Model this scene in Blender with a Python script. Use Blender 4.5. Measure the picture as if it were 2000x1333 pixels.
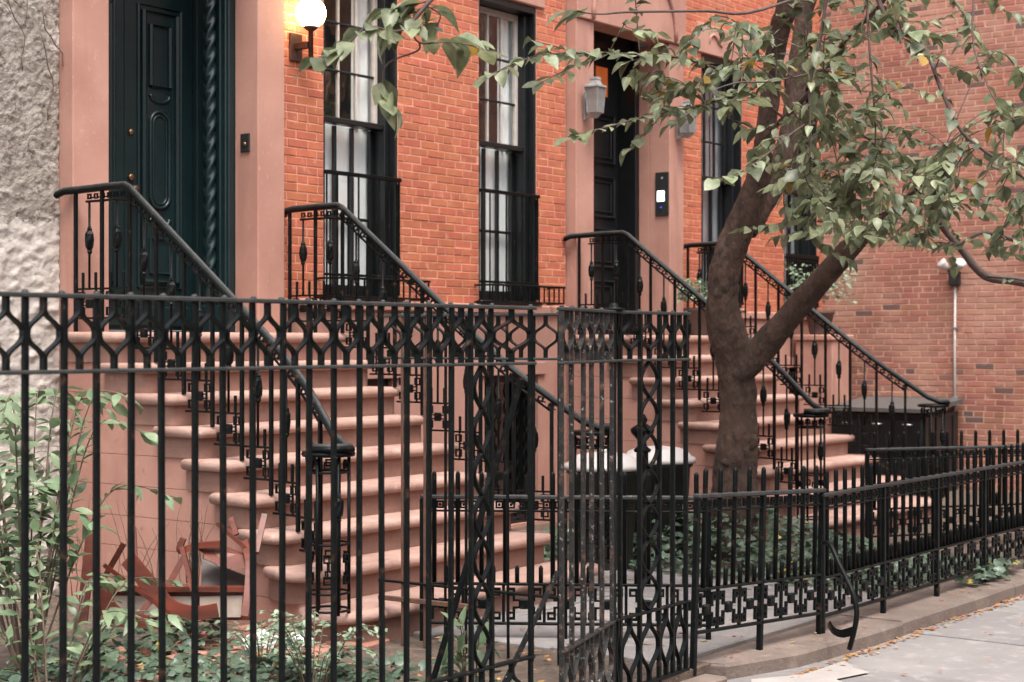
import bpy, math, random
from math import sin, cos, pi, radians, sqrt, atan2
from mathutils import Vector, Matrix, noise, Euler
R = random.Random(7)
for o in list(bpy.data.objects): bpy.data.objects.remove(o)
S = bpy.context.scene
COL = S.collection
# ---------------------------------------------------------------- camera, sky, sun, exposure
TH = radians(53.0); FPX = 3200.0; CAM = Vector((0, -8.33, 1.65))
cd = bpy.data.cameras.new('camera'); cam = bpy.data.objects.new('camera', cd); COL.objects.link(cam)
cam.location = CAM; cam.rotation_euler = (radians(90), 0, -TH)
cd.sensor_width = 36; cd.lens = 36 * FPX / 2000; cd.clip_end = 500; cd.clip_start = .05
cd.dof.use_dof = True; cd.dof.focus_distance = 8.0; cd.dof.aperture_fstop = 4.0
S.camera = cam
SUN_EL, SUN_AZ = radians(66), radians(215)          # azimuth clockwise from +Y
w = bpy.data.worlds.new('World'); S.world = w; w.use_nodes = True
nt = w.node_tree; nt.nodes.clear()
sky = nt.nodes.new('ShaderNodeTexSky'); sky.sky_type = 'NISHITA'; sky.sun_disc = False
sky.sun_elevation = SUN_EL; sky.sun_rotation = SUN_AZ; sky.air_density = 1.0; sky.dust_density = 3.0
hs = nt.nodes.new('ShaderNodeHueSaturation'); hs.inputs['Saturation'].default_value = .22
bg = nt.nodes.new('ShaderNodeBackground'); bg.inputs['Strength'].default_value = .15
wo = nt.nodes.new('ShaderNodeOutputWorld')
nt.links.new(sky.outputs[0], hs.inputs['Color']); nt.links.new(hs.outputs[0], bg.inputs[0]); nt.links.new(bg.outputs[0], wo.inputs[0])
sl = bpy.data.lights.new('sun', 'SUN'); sl.energy = 1.5; sl.angle = radians(25); sl.color = (1, .94, .86)
so = bpy.data.objects.new('sun', sl); COL.objects.link(so)
sd = Vector((sin(SUN_AZ) * cos(SUN_EL), cos(SUN_AZ) * cos(SUN_EL), sin(SUN_EL)))
so.rotation_euler = sd.to_track_quat('Z', 'Y').to_euler(); so.location = sd * 30
vs = S.view_settings; vs.view_transform = 'Standard'; vs.look = 'None'; vs.exposure = 1.6; vs.gamma = 1
# ---------------------------------------------------------------- helpers
FW = Vector((sin(TH), cos(TH), 0)); RT = Vector((cos(TH), -sin(TH), 0))
def at(px, py, Z):
    return CAM + FW * Z + RT * ((px - 1000) / FPX * Z) + Vector((0, 0, -(py - 666.5) / FPX * Z))
def proj(p):
    d = Vector(p) - CAM; z = d.dot(FW)
    if z < .1: return None
    return 1000 + FPX * d.dot(RT) / z, 666.5 - FPX * d.z / z, z
def shown(p, m=60):
    q = proj(p); return q is not None and -m < q[0] < 2000 + m and -m < q[1] < 1333 + m
def lerp(a, b, t): return a + (b - a) * t

class MB:
    def __init__(s): s.v = []; s.f = []; s.s = []
    def add(s, v, f, smooth=False):
        b = len(s.v); s.v += [tuple(p) for p in v]
        for q in f: s.f.append(tuple(b + i for i in q)); s.s.append(smooth)
        return s
    def box(s, x0, y0, z0, x1, y1, z1, M=None):
        v = [Vector(p) for p in ((x0,y0,z0),(x1,y0,z0),(x1,y1,z0),(x0,y1,z0),(x0,y0,z1),(x1,y0,z1),(x1,y1,z1),(x0,y1,z1))]
        if M: v = [M @ p for p in v]
        return s.add(v, [(0,3,2,1),(4,5,6,7),(0,1,5,4),(1,2,6,5),(2,3,7,6),(3,0,4,7)])
    def cbox(s, x0, y0, z0, x1, y1, z1, c=.006, M=None):
        lo = (x0, y0, z0); hi = (x1, y1, z1); v = []; idx = {}
        for sx in (0, 1):
            for sy in (0, 1):
                for sz in (0, 1):
                    sg = (sx, sy, sz)
                    for a in range(3):
                        p = [0, 0, 0]
                        for k in range(3):
                            e = hi[k] if sg[k] else lo[k]
                            p[k] = e if k == a else e + (-c if sg[k] else c)
                        idx[sg + (a,)] = len(v); v.append(M @ Vector(p) if M else p)
        f = []
        for a in range(3):
            b, d = (a + 1) % 3, (a + 2) % 3
            for sa in (0, 1):
                q = []
                for sb, sdd in ((0, 0), (1, 0), (1, 1), (0, 1)):
                    g = [0, 0, 0]; g[a] = sa; g[b] = sb; g[d] = sdd; q.append(idx[tuple(g) + (a,)])
                f.append(q if sa else q[::-1])
            for sb in (0, 1):
                for sdd in (0, 1):
                    g0 = [0, 0, 0]; g0[b] = sb; g0[d] = sdd; g1 = list(g0); g1[a] = 1
                    q = [idx[tuple(g0) + (b,)], idx[tuple(g1) + (b,)], idx[tuple(g1) + (d,)], idx[tuple(g0) + (d,)]]
                    f.append(q if sb != sdd else q[::-1])
        for sx in (0, 1):
            for sy in (0, 1):
                for sz in (0, 1):
                    q = [idx[(sx, sy, sz, k)] for k in range(3)]
                    f.append(q if (sx + sy + sz) % 2 else q[::-1])
        return s.add(v, f)
    def tube(s, pts, r, n=8, cap=True, smooth=True, rot=0, up=None, sq=None, jig=0):
        pts = [Vector(p) for p in pts]; m = len(pts)
        rs = r if isinstance(r, (list, tuple)) else [r] * m
        v = []; u = None
        for i in range(m):
            t = (pts[min(i+1, m-1)] - pts[max(i-1, 0)]).normalized()
            if u is None:
                a = Vector(up) if up else (Vector((0, 0, 1)) if abs(t.z) < .9 else Vector((1, 0, 0)))
                u = (a - t * a.dot(t)).normalized()
            elif up:
                a = Vector(up); u = (a - t * a.dot(t)).normalized()
            else:
                u = (u - t * u.dot(t)).normalized()
            b = t.cross(u)
            for k in range(n):
                a = 2 * pi * k / n + rot
                ca, sa = cos(a), sin(a)
                if sq: ca, sa = ca * sq[0], sa * sq[1]
                rr = rs[i]
                p = pts[i] + (u * ca + b * sa) * rr
                if jig: p += (u * ca + b * sa) * rr * jig * (noise.noise(p * 7) + .5 * noise.noise(p * 19))
                v.append(p)
        f = []
        for i in range(m - 1):
            for k in range(n):
                f.append((i*n+k, i*n+(k+1) % n, (i+1)*n+(k+1) % n, (i+1)*n+k))
        s.add(v, f, smooth)
        if cap:
            b = len(s.v) - m * n
            s.f.append(tuple(b + k for k in range(n))[::-1]); s.s.append(False)
            s.f.append(tuple(b + (m-1)*n + k for k in range(n))); s.s.append(False)
        return s
    def sqbar(s, p0, p1, w, up=None): return s.tube([p0, p1], w * .7071, 4, True, False, pi/4, up)
    def ribbon(s, pts, t, wy):          # strip in the local xz plane, thickness t, width wy along y
        v = []; m = len(pts)
        for i, (x, z) in enumerate(pts):
            a = pts[max(i-1, 0)]; b = pts[min(i+1, m-1)]
            dx, dz = b[0]-a[0], b[1]-a[1]; l = sqrt(dx*dx+dz*dz) or 1
            nx, nz = -dz/l*t/2, dx/l*t/2
            v += [(x+nx, -wy/2, z+nz), (x-nx, -wy/2, z-nz), (x-nx, wy/2, z-nz), (x+nx, wy/2, z+nz)]
        f = [(i*4+k, i*4+(k+1) % 4, i*4+4+(k+1) % 4, i*4+4+k) for i in range(m-1) for k in range(4)]
        f += [(3, 2, 1, 0), tuple((m-1)*4+k for k in range(4))]
        return s.add(v, f)
    def lathe(s, prof, n=20, c=(0, 0, 0), smooth=True, lump=0):
        v = []
        for (r, z) in prof:
            for k in range(n):
                a = 2*pi*k/n; q = r * (1 + lump * noise.noise((cos(a)*3, sin(a)*3, z*60)))
                v.append((c[0]+q*cos(a), c[1]+q*sin(a), c[2]+z))
        m = len(prof)
        s.add(v, [(i*n+k, i*n+(k+1) % n, (i+1)*n+(k+1) % n, (i+1)*n+k) for i in range(m-1) for k in range(n)], smooth)
        b = len(s.v) - m*n
        s.f.append(tuple(b+k for k in range(n))[::-1]); s.s.append(False)
        s.f.append(tuple(b+(m-1)*n+k for k in range(n))); s.s.append(False)
        return s
    def prism(s, poly, z0, z1):
        n = len(poly)
        a = sum(poly[i][0]*poly[(i+1) % n][1]-poly[(i+1) % n][0]*poly[i][1] for i in range(n))
        if a < 0: poly = poly[::-1]
        v = [(p[0], p[1], z0) for p in poly] + [(p[0], p[1], z1) for p in poly]
        return s.add(v, [tuple(range(n))[::-1], tuple(range(n, 2*n))] + [(i, (i+1) % n, n+(i+1) % n, n+i) for i in range(n)])
    def rings(s, poly, prof, smooth=True):   # offset rings of a ccw polygon: prof = [(offset, z)]
        n = len(poly); nr = []
        for i in range(n):
            a, b = Vector(poly[i-1]), Vector(poly[(i+1) % n]); d = (b-a).normalized(); nr.append((d.y, -d.x))
        v = [(p[0]+q[0]*o, p[1]+q[1]*o, z) for (o, z) in prof for p, q in zip(poly, nr)]
        m = len(prof)
        s.add(v, [(i*n+k, i*n+(k+1) % n, (i+1)*n+(k+1) % n, (i+1)*n+k) for i in range(m-1) for k in range(n)], smooth)
        b = len(s.v) - m*n
        s.f.append(tuple(b+k for k in range(n))[::-1]); s.s.append(False)
        s.f.append(tuple(b+(m-1)*n+k for k in range(n))); s.s.append(False)
        return s
    def mesh(s, name, mt):
        me = bpy.data.meshes.new(name); me.from_pydata(s.v, [], s.f)
        if any(s.s): me.polygons.foreach_set('use_smooth', s.s)
        if mt: me.materials.append(mt)
        me.update(); return me
    def build(s, name, mt, parent=None, **k): return ob(name, s.mesh(name, mt), parent, **k)

def ob(name, me, parent=None, loc=None, rot=None, scale=None, M=None, kind=None, label=None):
    o = bpy.data.objects.new(name, me); COL.objects.link(o)
    if parent: o.parent = parent
    if M is not None: o.matrix_local = M
    if loc is not None: o.location = loc
    if rot is not None: o.rotation_euler = rot
    if scale is not None: o.scale = scale
    if kind: o['kind'] = kind
    if label: o['label'] = label
    return o
def tag(o, label, cat, group=None):
    o['label'] = label; o['category'] = cat
    if group: o['group'] = group
    return o
def thing(name, label, cat, loc=(0, 0, 0), rz=0, group=None):
    o = bpy.data.objects.new(name, None); COL.objects.link(o); o.empty_display_size = .1
    o.location = loc; o.rotation_euler = (0, 0, rz)
    return tag(o, label, cat, group)
_cache = {}
def shared(key, fn, mt):
    k = (key, mt.name)
    if k not in _cache:
        m = MB(); fn(m); _cache[k] = m.mesh(key if isinstance(key, str) else key[0], mt)
    return _cache[k]
# ---------------------------------------------------------------- materials
def mat(name, c1, c2=None, rough=.7, scale=6., detail=6., lo=.35, hi=.65, bump=0., bscale=80., isl=0., spots=None, spec=.5, metal=0., coat=0., sheen=0., trans=0., hue=0., stretch=None, streak=None):
    m = bpy.data.materials.new(name); m.use_nodes = True; t = m.node_tree; N = t.nodes; L = t.links.new
    b = N['Principled BSDF']
    b.inputs['Roughness'].default_value = rough; b.inputs['Metallic'].default_value = metal
    b.inputs['Specular IOR Level'].default_value = spec; b.inputs['Coat Weight'].default_value = coat
    g = N.new('ShaderNodeNewGeometry'); pos = g.outputs['Position']
    if stretch:
        mp = N.new('ShaderNodeMapping'); mp.inputs['Scale'].default_value = stretch; L(pos, mp.inputs[0]); pos = mp.outputs[0]
    def nz(sc, dt=5., rg=.55):
        n = N.new('ShaderNodeTexNoise'); n.inputs['Scale'].default_value = sc; n.inputs['Detail'].default_value = dt; n.inputs['Roughness'].default_value = rg
        L(pos, n.inputs['Vector']); return n.outputs['Fac']
    def ramp(x, a, bb):
        r = N.new('ShaderNodeMapRange'); r.inputs[1].default_value = a; r.inputs[2].default_value = bb; r.clamp = True; L(x, r.inputs[0]); return r.outputs[0]
    def mix(fac, A, B, mode='MIX'):
        x = N.new('ShaderNodeMix'); x.data_type = 'RGBA'; x.blend_type = mode
        for s_, val in ((x.inputs[0], fac), (x.inputs[6], A), (x.inputs[7], B)):
            if hasattr(val, 'is_linked'): L(val, s_)
            elif isinstance(val, (int, float)): s_.default_value = val
            else: s_.default_value = (*val, 1)
        return x.outputs[2]
    if c2 is None: c2 = tuple(x * .75 for x in c1)
    col = mix(ramp(nz(scale, detail), lo, hi), c1, c2)
    if isl or hue:
        oi = N.new('ShaderNodeObjectInfo'); a = N.new('ShaderNodeMath'); a.operation = 'ADD'
        L(g.outputs['Random Per Island'], a.inputs[0]); L(oi.outputs['Random'], a.inputs[1])
        fr = N.new('ShaderNodeMath'); fr.operation = 'FRACT'; L(a.outputs[0], fr.inputs[0])
        h = N.new('ShaderNodeHueSaturation'); L(col, h.inputs['Color'])
        mv = N.new('ShaderNodeMapRange'); mv.inputs[3].default_value = 1 - isl; mv.inputs[4].default_value = 1 + isl; L(fr.outputs[0], mv.inputs[0]); L(mv.outputs[0], h.inputs['Value'])
        m2 = N.new('ShaderNodeMath'); m2.operation = 'MULTIPLY'; m2.inputs[1].default_value = 7.31; L(fr.outputs[0], m2.inputs[0])
        f2 = N.new('ShaderNodeMath'); f2.operation = 'FRACT'; L(m2.outputs[0], f2.inputs[0])
        mh = N.new('ShaderNodeMapRange'); mh.inputs[3].default_value = .5 - hue; mh.inputs[4].default_value = .5 + hue; L(f2.outputs[0], mh.inputs[0]); L(mh.outputs[0], h.inputs['Hue'])
        col = h.outputs[0]; m['_r'] = 1
        rnd = f2.outputs[0]
    for sp in (spots or []):      # (colour, scale, lo, hi[, 'isl'])
        if len(sp) > 4: fac = ramp(rnd, sp[2], sp[3])
        else: fac = ramp(nz(sp[1], 8., .6), sp[2], sp[3])
        col = mix(fac, col, sp[0])
    if streak:        # (colour, scale, lo, hi) run down the face
        m3 = N.new('ShaderNodeMapping'); m3.inputs['Scale'].default_value = (1, 1, .12); L(g.outputs['Position'], m3.inputs[0])
        n3 = N.new('ShaderNodeTexNoise'); n3.inputs['Scale'].default_value = streak[1]; n3.inputs['Detail'].default_value = 7; L(m3.outputs[0], n3.inputs['Vector'])
        col = mix(ramp(n3.outputs['Fac'], streak[2], streak[3]), col, streak[0])
    L(col, b.inputs['Base Color'])
    if bump:
        bn = N.new('ShaderNodeBump'); bn.inputs['Strength'].default_value = 1; bn.inputs['Distance'].default_value = bump
        L(nz(bscale, 6., .65), bn.inputs['Height']); L(bn.outputs[0], b.inputs['Normal'])
    if trans:
        tr = N.new('ShaderNodeBsdfTranslucent'); L(col, tr.inputs[0]); ms = N.new('ShaderNodeMixShader'); ms.inputs[0].default_value = trans
        L(b.outputs[0], ms.inputs[1]); L(tr.outputs[0], ms.inputs[2]); L(ms.outputs[0], N['Material Output'].inputs[0])
    return m
def emit(name, c, st):
    m = mat(name, c); b = m.node_tree.nodes['Principled BSDF']; b.inputs['Emission Color'].default_value = (*c, 1); b.inputs['Emission Strength'].default_value = st; return m
BRICK = mat('painted_brick', (.45, .135, .068), (.385, .105, .052), .75, 5, isl=.09, hue=.006, bump=.003, bscale=90, spots=[((.55, .24, .16), 14, .58, .76), ((.30, .075, .045), .9, .50, .80), ((.36, .17, .12), 3.2, .62, .8)], streak=((.33, .10, .06), 6, .58, .8))
MORT = mat('pale_mortar', (.62, .31, .22), (.53, .22, .14), .9, 9, bump=.003, bscale=120)
BRICK2 = mat('old_brick', (.33, .135, .092), (.25, .097, .068), .85, 4, isl=.13, hue=.010, bump=.003, bscale=90, spots=[((.43, .24, .18), 1.3, .44, .70), ((.125, .072, .064), 1, .93, .96, 'isl'), ((.42, .26, .20), 9, .60, .74)])
MORT2 = mat('buff_mortar', (.52, .33, .24), (.42, .23, .16), .95, 3, bump=.004, bscale=90)
STONE = mat('brownstone', (.43, .228, .176), (.36, .18, .138), .85, 2.2, bump=.0025, bscale=120, spots=[((.30, .14, .105), 1.3, .52, .78), ((.50, .28, .22), 26, .60, .8), ((.22, .12, .095), 9, .66, .76)], streak=((.31, .155, .12), 7, .55, .72))
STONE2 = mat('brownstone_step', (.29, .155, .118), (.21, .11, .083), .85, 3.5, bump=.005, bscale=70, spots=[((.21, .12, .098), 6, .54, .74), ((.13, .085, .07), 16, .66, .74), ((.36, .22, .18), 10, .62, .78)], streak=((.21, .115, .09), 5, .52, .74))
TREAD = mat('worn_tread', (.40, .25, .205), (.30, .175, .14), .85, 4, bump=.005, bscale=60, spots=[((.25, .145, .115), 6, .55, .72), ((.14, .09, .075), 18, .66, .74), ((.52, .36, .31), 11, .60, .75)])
STUCCO2 = mat('pale_stucco', (.50, .45, .41), (.38, .33, .295), .95, 7, bump=.012, bscale=26, spots=[((.33, .27, .23), 14, .60, .70)])
STUCCO = mat('rough_stucco', (.37, .325, .285), (.24, .20, .17), .95, 9, bump=.02, bscale=34, spots=[((.12, .10, .075), 19, .55, .66), ((.50, .45, .41), 3.5, .58, .72)])
IRON = mat('black_iron', (.003, .0042, .0045), (.0055, .007, .007), .34, 30, bump=.0016, bscale=160, spots=[((.045, .025, .017), 18, .60, .70), ((.17, .15, .135), 85, .69, .75)], spec=.11)
IRONW = mat('weathered_iron', (.012, .013, .013), (.028, .026, .024), .45, 30, bump=.0022, bscale=150, spots=[((.085, .05, .036), 22, .54, .66), ((.24, .215, .20), 48, .60, .68)], spec=.2)
IRONR = mat('dusty_highlight_iron', (.022, .024, .024), (.04, .039, .037), .55, 20, bump=.0016, bscale=150, spots=[((.09, .055, .04), 24, .62, .72), ((.24, .22, .20), 60, .66, .74)], spec=.3)  # dusty iron, its paler grey also painting top-light highlights on the rails
RUST = mat('rusty_iron', (.13, .05, .028), (.06, .035, .026), .8, 25, bump=.002, bscale=150)
DOORM = mat('dark_green_paint', (.008, .021, .023), (.006, .016, .018), .30, 6, bump=.0006, bscale=90)
BLACKP = mat('black_paint', (.005, .006, .007), (.008, .009, .01), .35, 9, bump=.0005, bscale=60)
PALEP = mat('pale_sash_paint', (.50, .44, .40), (.40, .36, .33), .5, 20)
CLOTH = mat('white_curtain', (.90, .90, .88), (.84, .85, .84), .9, 3)
CLOTH2 = mat('sky_reflection_curtain', (.30, .31, .33), (.22, .23, .25), .9, 3)  # curtain colour imitates grey sky reflected in the farther house's panes
ROOM = mat('dark_room', (.05, .045, .04), (.035, .03, .028), .9, 2)
BLUE = mat('bluestone', (.225, .203, .196), (.175, .16, .157), .8, 1.6, bump=.004, bscale=50, spots=[((.30, .265, .25), 9, .52, .75), ((.18, .16, .15), 2.4, .54, .80), ((.12, .11, .105), 30, .69, .74)], isl=.12)
KERB = mat('kerb_stone', (.185, .138, .115), (.125, .093, .078), .85, 4, bump=.006, bscale=45, spots=[((.25, .19, .16), 7, .56, .75), ((.07, .055, .047), 12, .64, .74)])
SOIL = mat('soil', (.11, .075, .055), (.06, .042, .032), .95, 12, bump=.012, bscale=35, spots=[((.24, .15, .09), 30, .6, .7)])
LEAF = mat('tree_leaf', (.215, .23, .13), (.10, .12, .058), .42, 22, isl=.5, hue=.02, trans=.32, spec=.5, spots=[((.36, .22, .04), 1, .984, .988, 'isl')])
IVYM = mat('ivy_leaf', (.08, .118, .074), (.05, .08, .05), .4, 40, isl=.4, hue=.02, trans=.12, spots=[((.40, .27, .05), 1, .985, .99, 'isl')])
SHRUB = mat('shrub_leaf', (.17, .225, .125), (.12, .175, .09), .45, 30, isl=.3, hue=.02, trans=.25)
PALEL = mat('variegated_leaf', (.25, .31, .22), (.13, .20, .11), .5, 30, isl=.4, trans=.2)
DEADL = mat('dead_leaf', (.42, .21, .06), (.30, .13, .05), .8, 30, isl=.4, hue=.03, trans=.15)
BARK = mat('bark', (.118, .066, .047), (.062, .036, .027), .9, 9, bump=.06, bscale=26, spots=[((.155, .098, .07), 5, .56, .70), ((.028, .019, .016), 16, .56, .68), ((.20, .14, .10), 30, .66, .74)], stretch=(1, 1, .38))
TWIG = mat('twig_bark', (.09, .055, .045), (.05, .03, .027), .8, 30)
WOOD = mat('stained_wood', (.16, .03, .013), (.075, .018, .010), .5, 5, bump=.001, bscale=40, spots=[((.30, .12, .05), 16, .70, .78)], stretch=(1, 1, 5))
WOODR = mat('raw_wood', (.30, .13, .06), (.2, .08, .04), .6, 9)
PALEB = mat('pale_veneer', (.50, .42, .36), (.36, .28, .23), .5, 7, spots=[((.2, .12, .08), 9, .62, .72)])
WHITEP = mat('white_plastic', (.50, .46, .44), (.42, .385, .37), .45, 4)
BLKPL = mat('black_plastic', (.014, .014, .015), (.022, .021, .02), .5, 10)
STEEL = mat('dull_steel', (.42, .42, .43), (.32, .32, .33), .4, 12, metal=.8)
BRASS = mat('aged_brass', (.40, .24, .12), (.28, .16, .08), .35, 12, metal=.9)
BRONZE = mat('bronze', (.09, .045, .03), (.06, .03, .022), .4, 12, metal=.5)
PAPER = mat('pale_paper', (.70, .68, .66), (.55, .54, .52), .8, 8)
PAVER = mat('paving_brick', (.36, .16, .12), (.25, .11, .085), .9, 8, isl=.25, hue=.02, bump=.003, bscale=60)
STEMM = mat('dry_stem', (.13, .085, .058), (.075, .048, .035), .8, 20)
def glass(name, tint=(.95, .97, .97), refl=1.5):
    m = bpy.data.materials.new(name); m.use_nodes = True; t = m.node_tree; N = t.nodes; t.links.new
    N.remove(N['Principled BSDF'])
    tr = N.new('ShaderNodeBsdfTransparent'); tr.inputs[0].default_value = (*tint, 1)
    gl = N.new('ShaderNodeBsdfGlossy'); gl.inputs['Roughness'].default_value = .02
    fr = N.new('ShaderNodeFresnel'); g = N.new('ShaderNodeNewGeometry')
    io = N.new('ShaderNodeMapRange'); io.inputs[3].default_value = refl; io.inputs[4].default_value = 1/refl; t.links.new(g.outputs['Backfacing'], io.inputs[0]); t.links.new(io.outputs[0], fr.inputs[0])
    nzt = N.new('ShaderNodeTexNoise'); nzt.inputs['Scale'].default_value = 2.2; t.links.new(g.outputs['Position'], nzt.inputs['Vector'])
    bn = N.new('ShaderNodeBump'); bn.inputs['Distance'].default_value = .012; t.links.new(nzt.outputs['Fac'], bn.inputs['Height']); t.links.new(bn.outputs[0], gl.inputs['Normal'])
    ms = N.new('ShaderNodeMixShader'); t.links.new(fr.outputs[0], ms.inputs[0]); t.links.new(tr.outputs[0], ms.inputs[1]); t.links.new(gl.outputs[0], ms.inputs[2])
    t.links.new(ms.outputs[0], N['Material Output'].inputs[0]); return m
GLASS = glass('window_glass', refl=2.3)
# ---------------------------------------------------------------- ground
def structure(o): o['kind'] = 'structure'; return o
structure(MB().box(-120, -120, -.3, 160, 160, -.06).build('ground', SOIL))
YZ = .07                                    # level of the front gardens
SWK = structure(MB().box(-6, -8.6, -.058, 30, -4.3, -.046).build('sidewalk', SOIL))
xs = [-2, .2, 1.9, 3.3, 4.45, 5.5, 6.62, 7.68, 8.78, 9.9, 11.2, 12.6, 14.3, 16, 18]
ys = [-4.3, -5.95, -7.3, -8.6]
for j in range(3):
    for i in range(len(xs) - 1):
        jx = .35 * (j % 2)
        x0, x1 = xs[i] + jx, xs[i+1] + jx; t = R.uniform(-.013, .004) if i % 2 else R.uniform(-.002, .004)
        m = MB().cbox(x0 + .012, ys[j+1] + .012, -.045, x1 - .012, ys[j] - .012, t, .004)
        m.build('slab', BLUE, SWK)
YARD = structure(MB().box(-4, -4.28, -.05, 16.88, .2, YZ).build('yard', SOIL))
# flagstones in front of the first stoop
fx = [4.95, 5.9, 6.75, 7.6, 8.5, 9.45]
for j, (y0, y1) in enumerate(((-4.15, -3.45), (-3.45, -2.75), (-2.75, -1.9))):
    for i in range(5):
        if i < 2: continue
        a = R.uniform(-.08, .08)
        MB().cbox(fx[i] + a * (i > 1) + .008, y0 + .008, YZ - .03, fx[i+1] - .008, y1 - .008, YZ + .02 + R.uniform(-.006, .006), .008).build('flagstone', BLUE, YARD)
KRB = structure(MB().box(-3, -4.36, -.04, 6.3, -4.22, .06).build('kerb', KERB))
def kerbstone(poly, z1): MB().rings(poly, [(0, -.04), (0, z1 - .015), (-.012, z1)], False).build('kerb_stone', KERB, KRB)
kerbstone([(6.97, -4.16), (7.0, -4.36), (7.5, -4.50), (8.2, -4.55), (8.645, -4.56), (8.645, -4.16)], .075)
kerbstone([(8.655, -4.16), (8.655, -4.55), (9.9, -4.57), (10.395, -4.56), (10.395, -4.16)], .08)
kerbstone([(10.405, -4.16), (10.405, -4.56), (12.6, -4.56), (12.6, -4.16)], .075)
kerbstone([(12.61, -4.16), (12.61, -4.56), (16.8, -4.56), (16.8, -4.16)], .08)
MB().cbox(6.36, -4.40, -.03, 6.95, -4.1, .03, .01).build('kerb_stone', KERB, KRB)
# ---------------------------------------------------------------- brickwork
CO, BL = .0635, .212
def brick_mesh(mt):
    def fn(m):
        c = .004
        v = [(-.5,0,-.5),(.5,0,-.5),(.5,0,.5),(-.5,0,.5)]
        v += [(-.5,-.8,-.5),(.5,-.8,-.5),(.5,-.8,.5),(-.5,-.8,.5),(-.485,-1,-.45),(.485,-1,-.45),(.485,-1,.45),(-.485,-1,.45)]
        m.add(v, [(0,1,5,4),(1,2,6,5),(2,3,7,6),(3,0,4,7),(4,5,9,8),(5,6,10,9),(6,7,11,10),(7,4,8,11),(8,9,10,11)])
    return shared('brick', fn, mt)
def lay(parent, origin, rz, u0, u1, z0, z1, holes, mt, mortar, keep=300, joint=.007, thick=.02):
    """running bond on the plane through origin, u along the wall, -y local outwards"""
    M0 = Matrix.Translation(origin) @ Matrix.Rotation(rz, 4, 'Z')
    br = []
    k = 0; z = z0
    while z + CO <= z1 + .001:
        u = u0 - (BL * .5 if k % 2 else BL * .02) + R.uniform(-.012, .012)
        head = (k % 7 == 6)
        while u < u1:
            Lb = BL * (.52 if head else 1) + R.uniform(-.004, .004); segs = [(max(u, u0), min(u + Lb, u1))]
            for (a, b, c, d) in holes:
                if z + CO * .5 > c and z + CO * .5 < d:
                    ns = []
                    for (p, q) in segs:
                        if q <= a or p >= b: ns.append((p, q)); continue
                        if p < a: ns.append((p, a))
                        if q > b: ns.append((b, q))
                    segs = ns
            for (p, q) in segs:
                if q - p > .025: br.append((p + joint/2, q - joint/2, z + joint/2, z + CO - joint/2))
            u += Lb
        k += 1; z += CO
    info = []
    for (p, q, c, d) in br:
        ctr = M0 @ Vector(((p+q)/2, 0, (c+d)/2)); pr = proj(ctr)
        info.append((pr[2] if (pr and shown(ctr, -8)) else 1e9, p, q, c, d))
    info.sort(key=lambda x: x[0])
    me = brick_mesh(mt); rest = MB(); src = [v.co.copy() for v in me.vertices]; sf = [tuple(p.vertices) for p in me.polygons]
    for i, (dd, p, q, c, d) in enumerate(info):
        L = Matrix.Translation(((p+q)/2, 0, (c+d)/2)) @ Matrix.Rotation(R.gauss(0, .004), 4, 'Y') @ Matrix.Rotation(R.gauss(0, .006), 4, 'X') @ Matrix.Diagonal((q-p, thick + R.gauss(0, .0012), d-c, 1))
        if i < keep and dd < 1e8: ob('brick', me, parent, M=M0 @ L)
        else: rest.add([M0 @ L @ v for v in src], sf)
    if rest.v: rest.build('brickwork', mt, parent, kind='stuff')
def rects(u0, u1, z0, z1, holes):
    xs_ = sorted({u0, u1, *[h[0] for h in holes], *[h[1] for h in holes]}); out = []
    for a, b in zip(xs_, xs_[1:]):
        zz = z0
        for h in sorted([h for h in holes if h[0] <= a + 1e-6 and h[1] >= b - 1e-6], key=lambda h: h[2]):
            if h[2] > zz: out.append((a, b, zz, h[2]))
            zz = h[3]
        if zz < z1: out.append((a, b, zz, z1))
    return out
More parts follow.
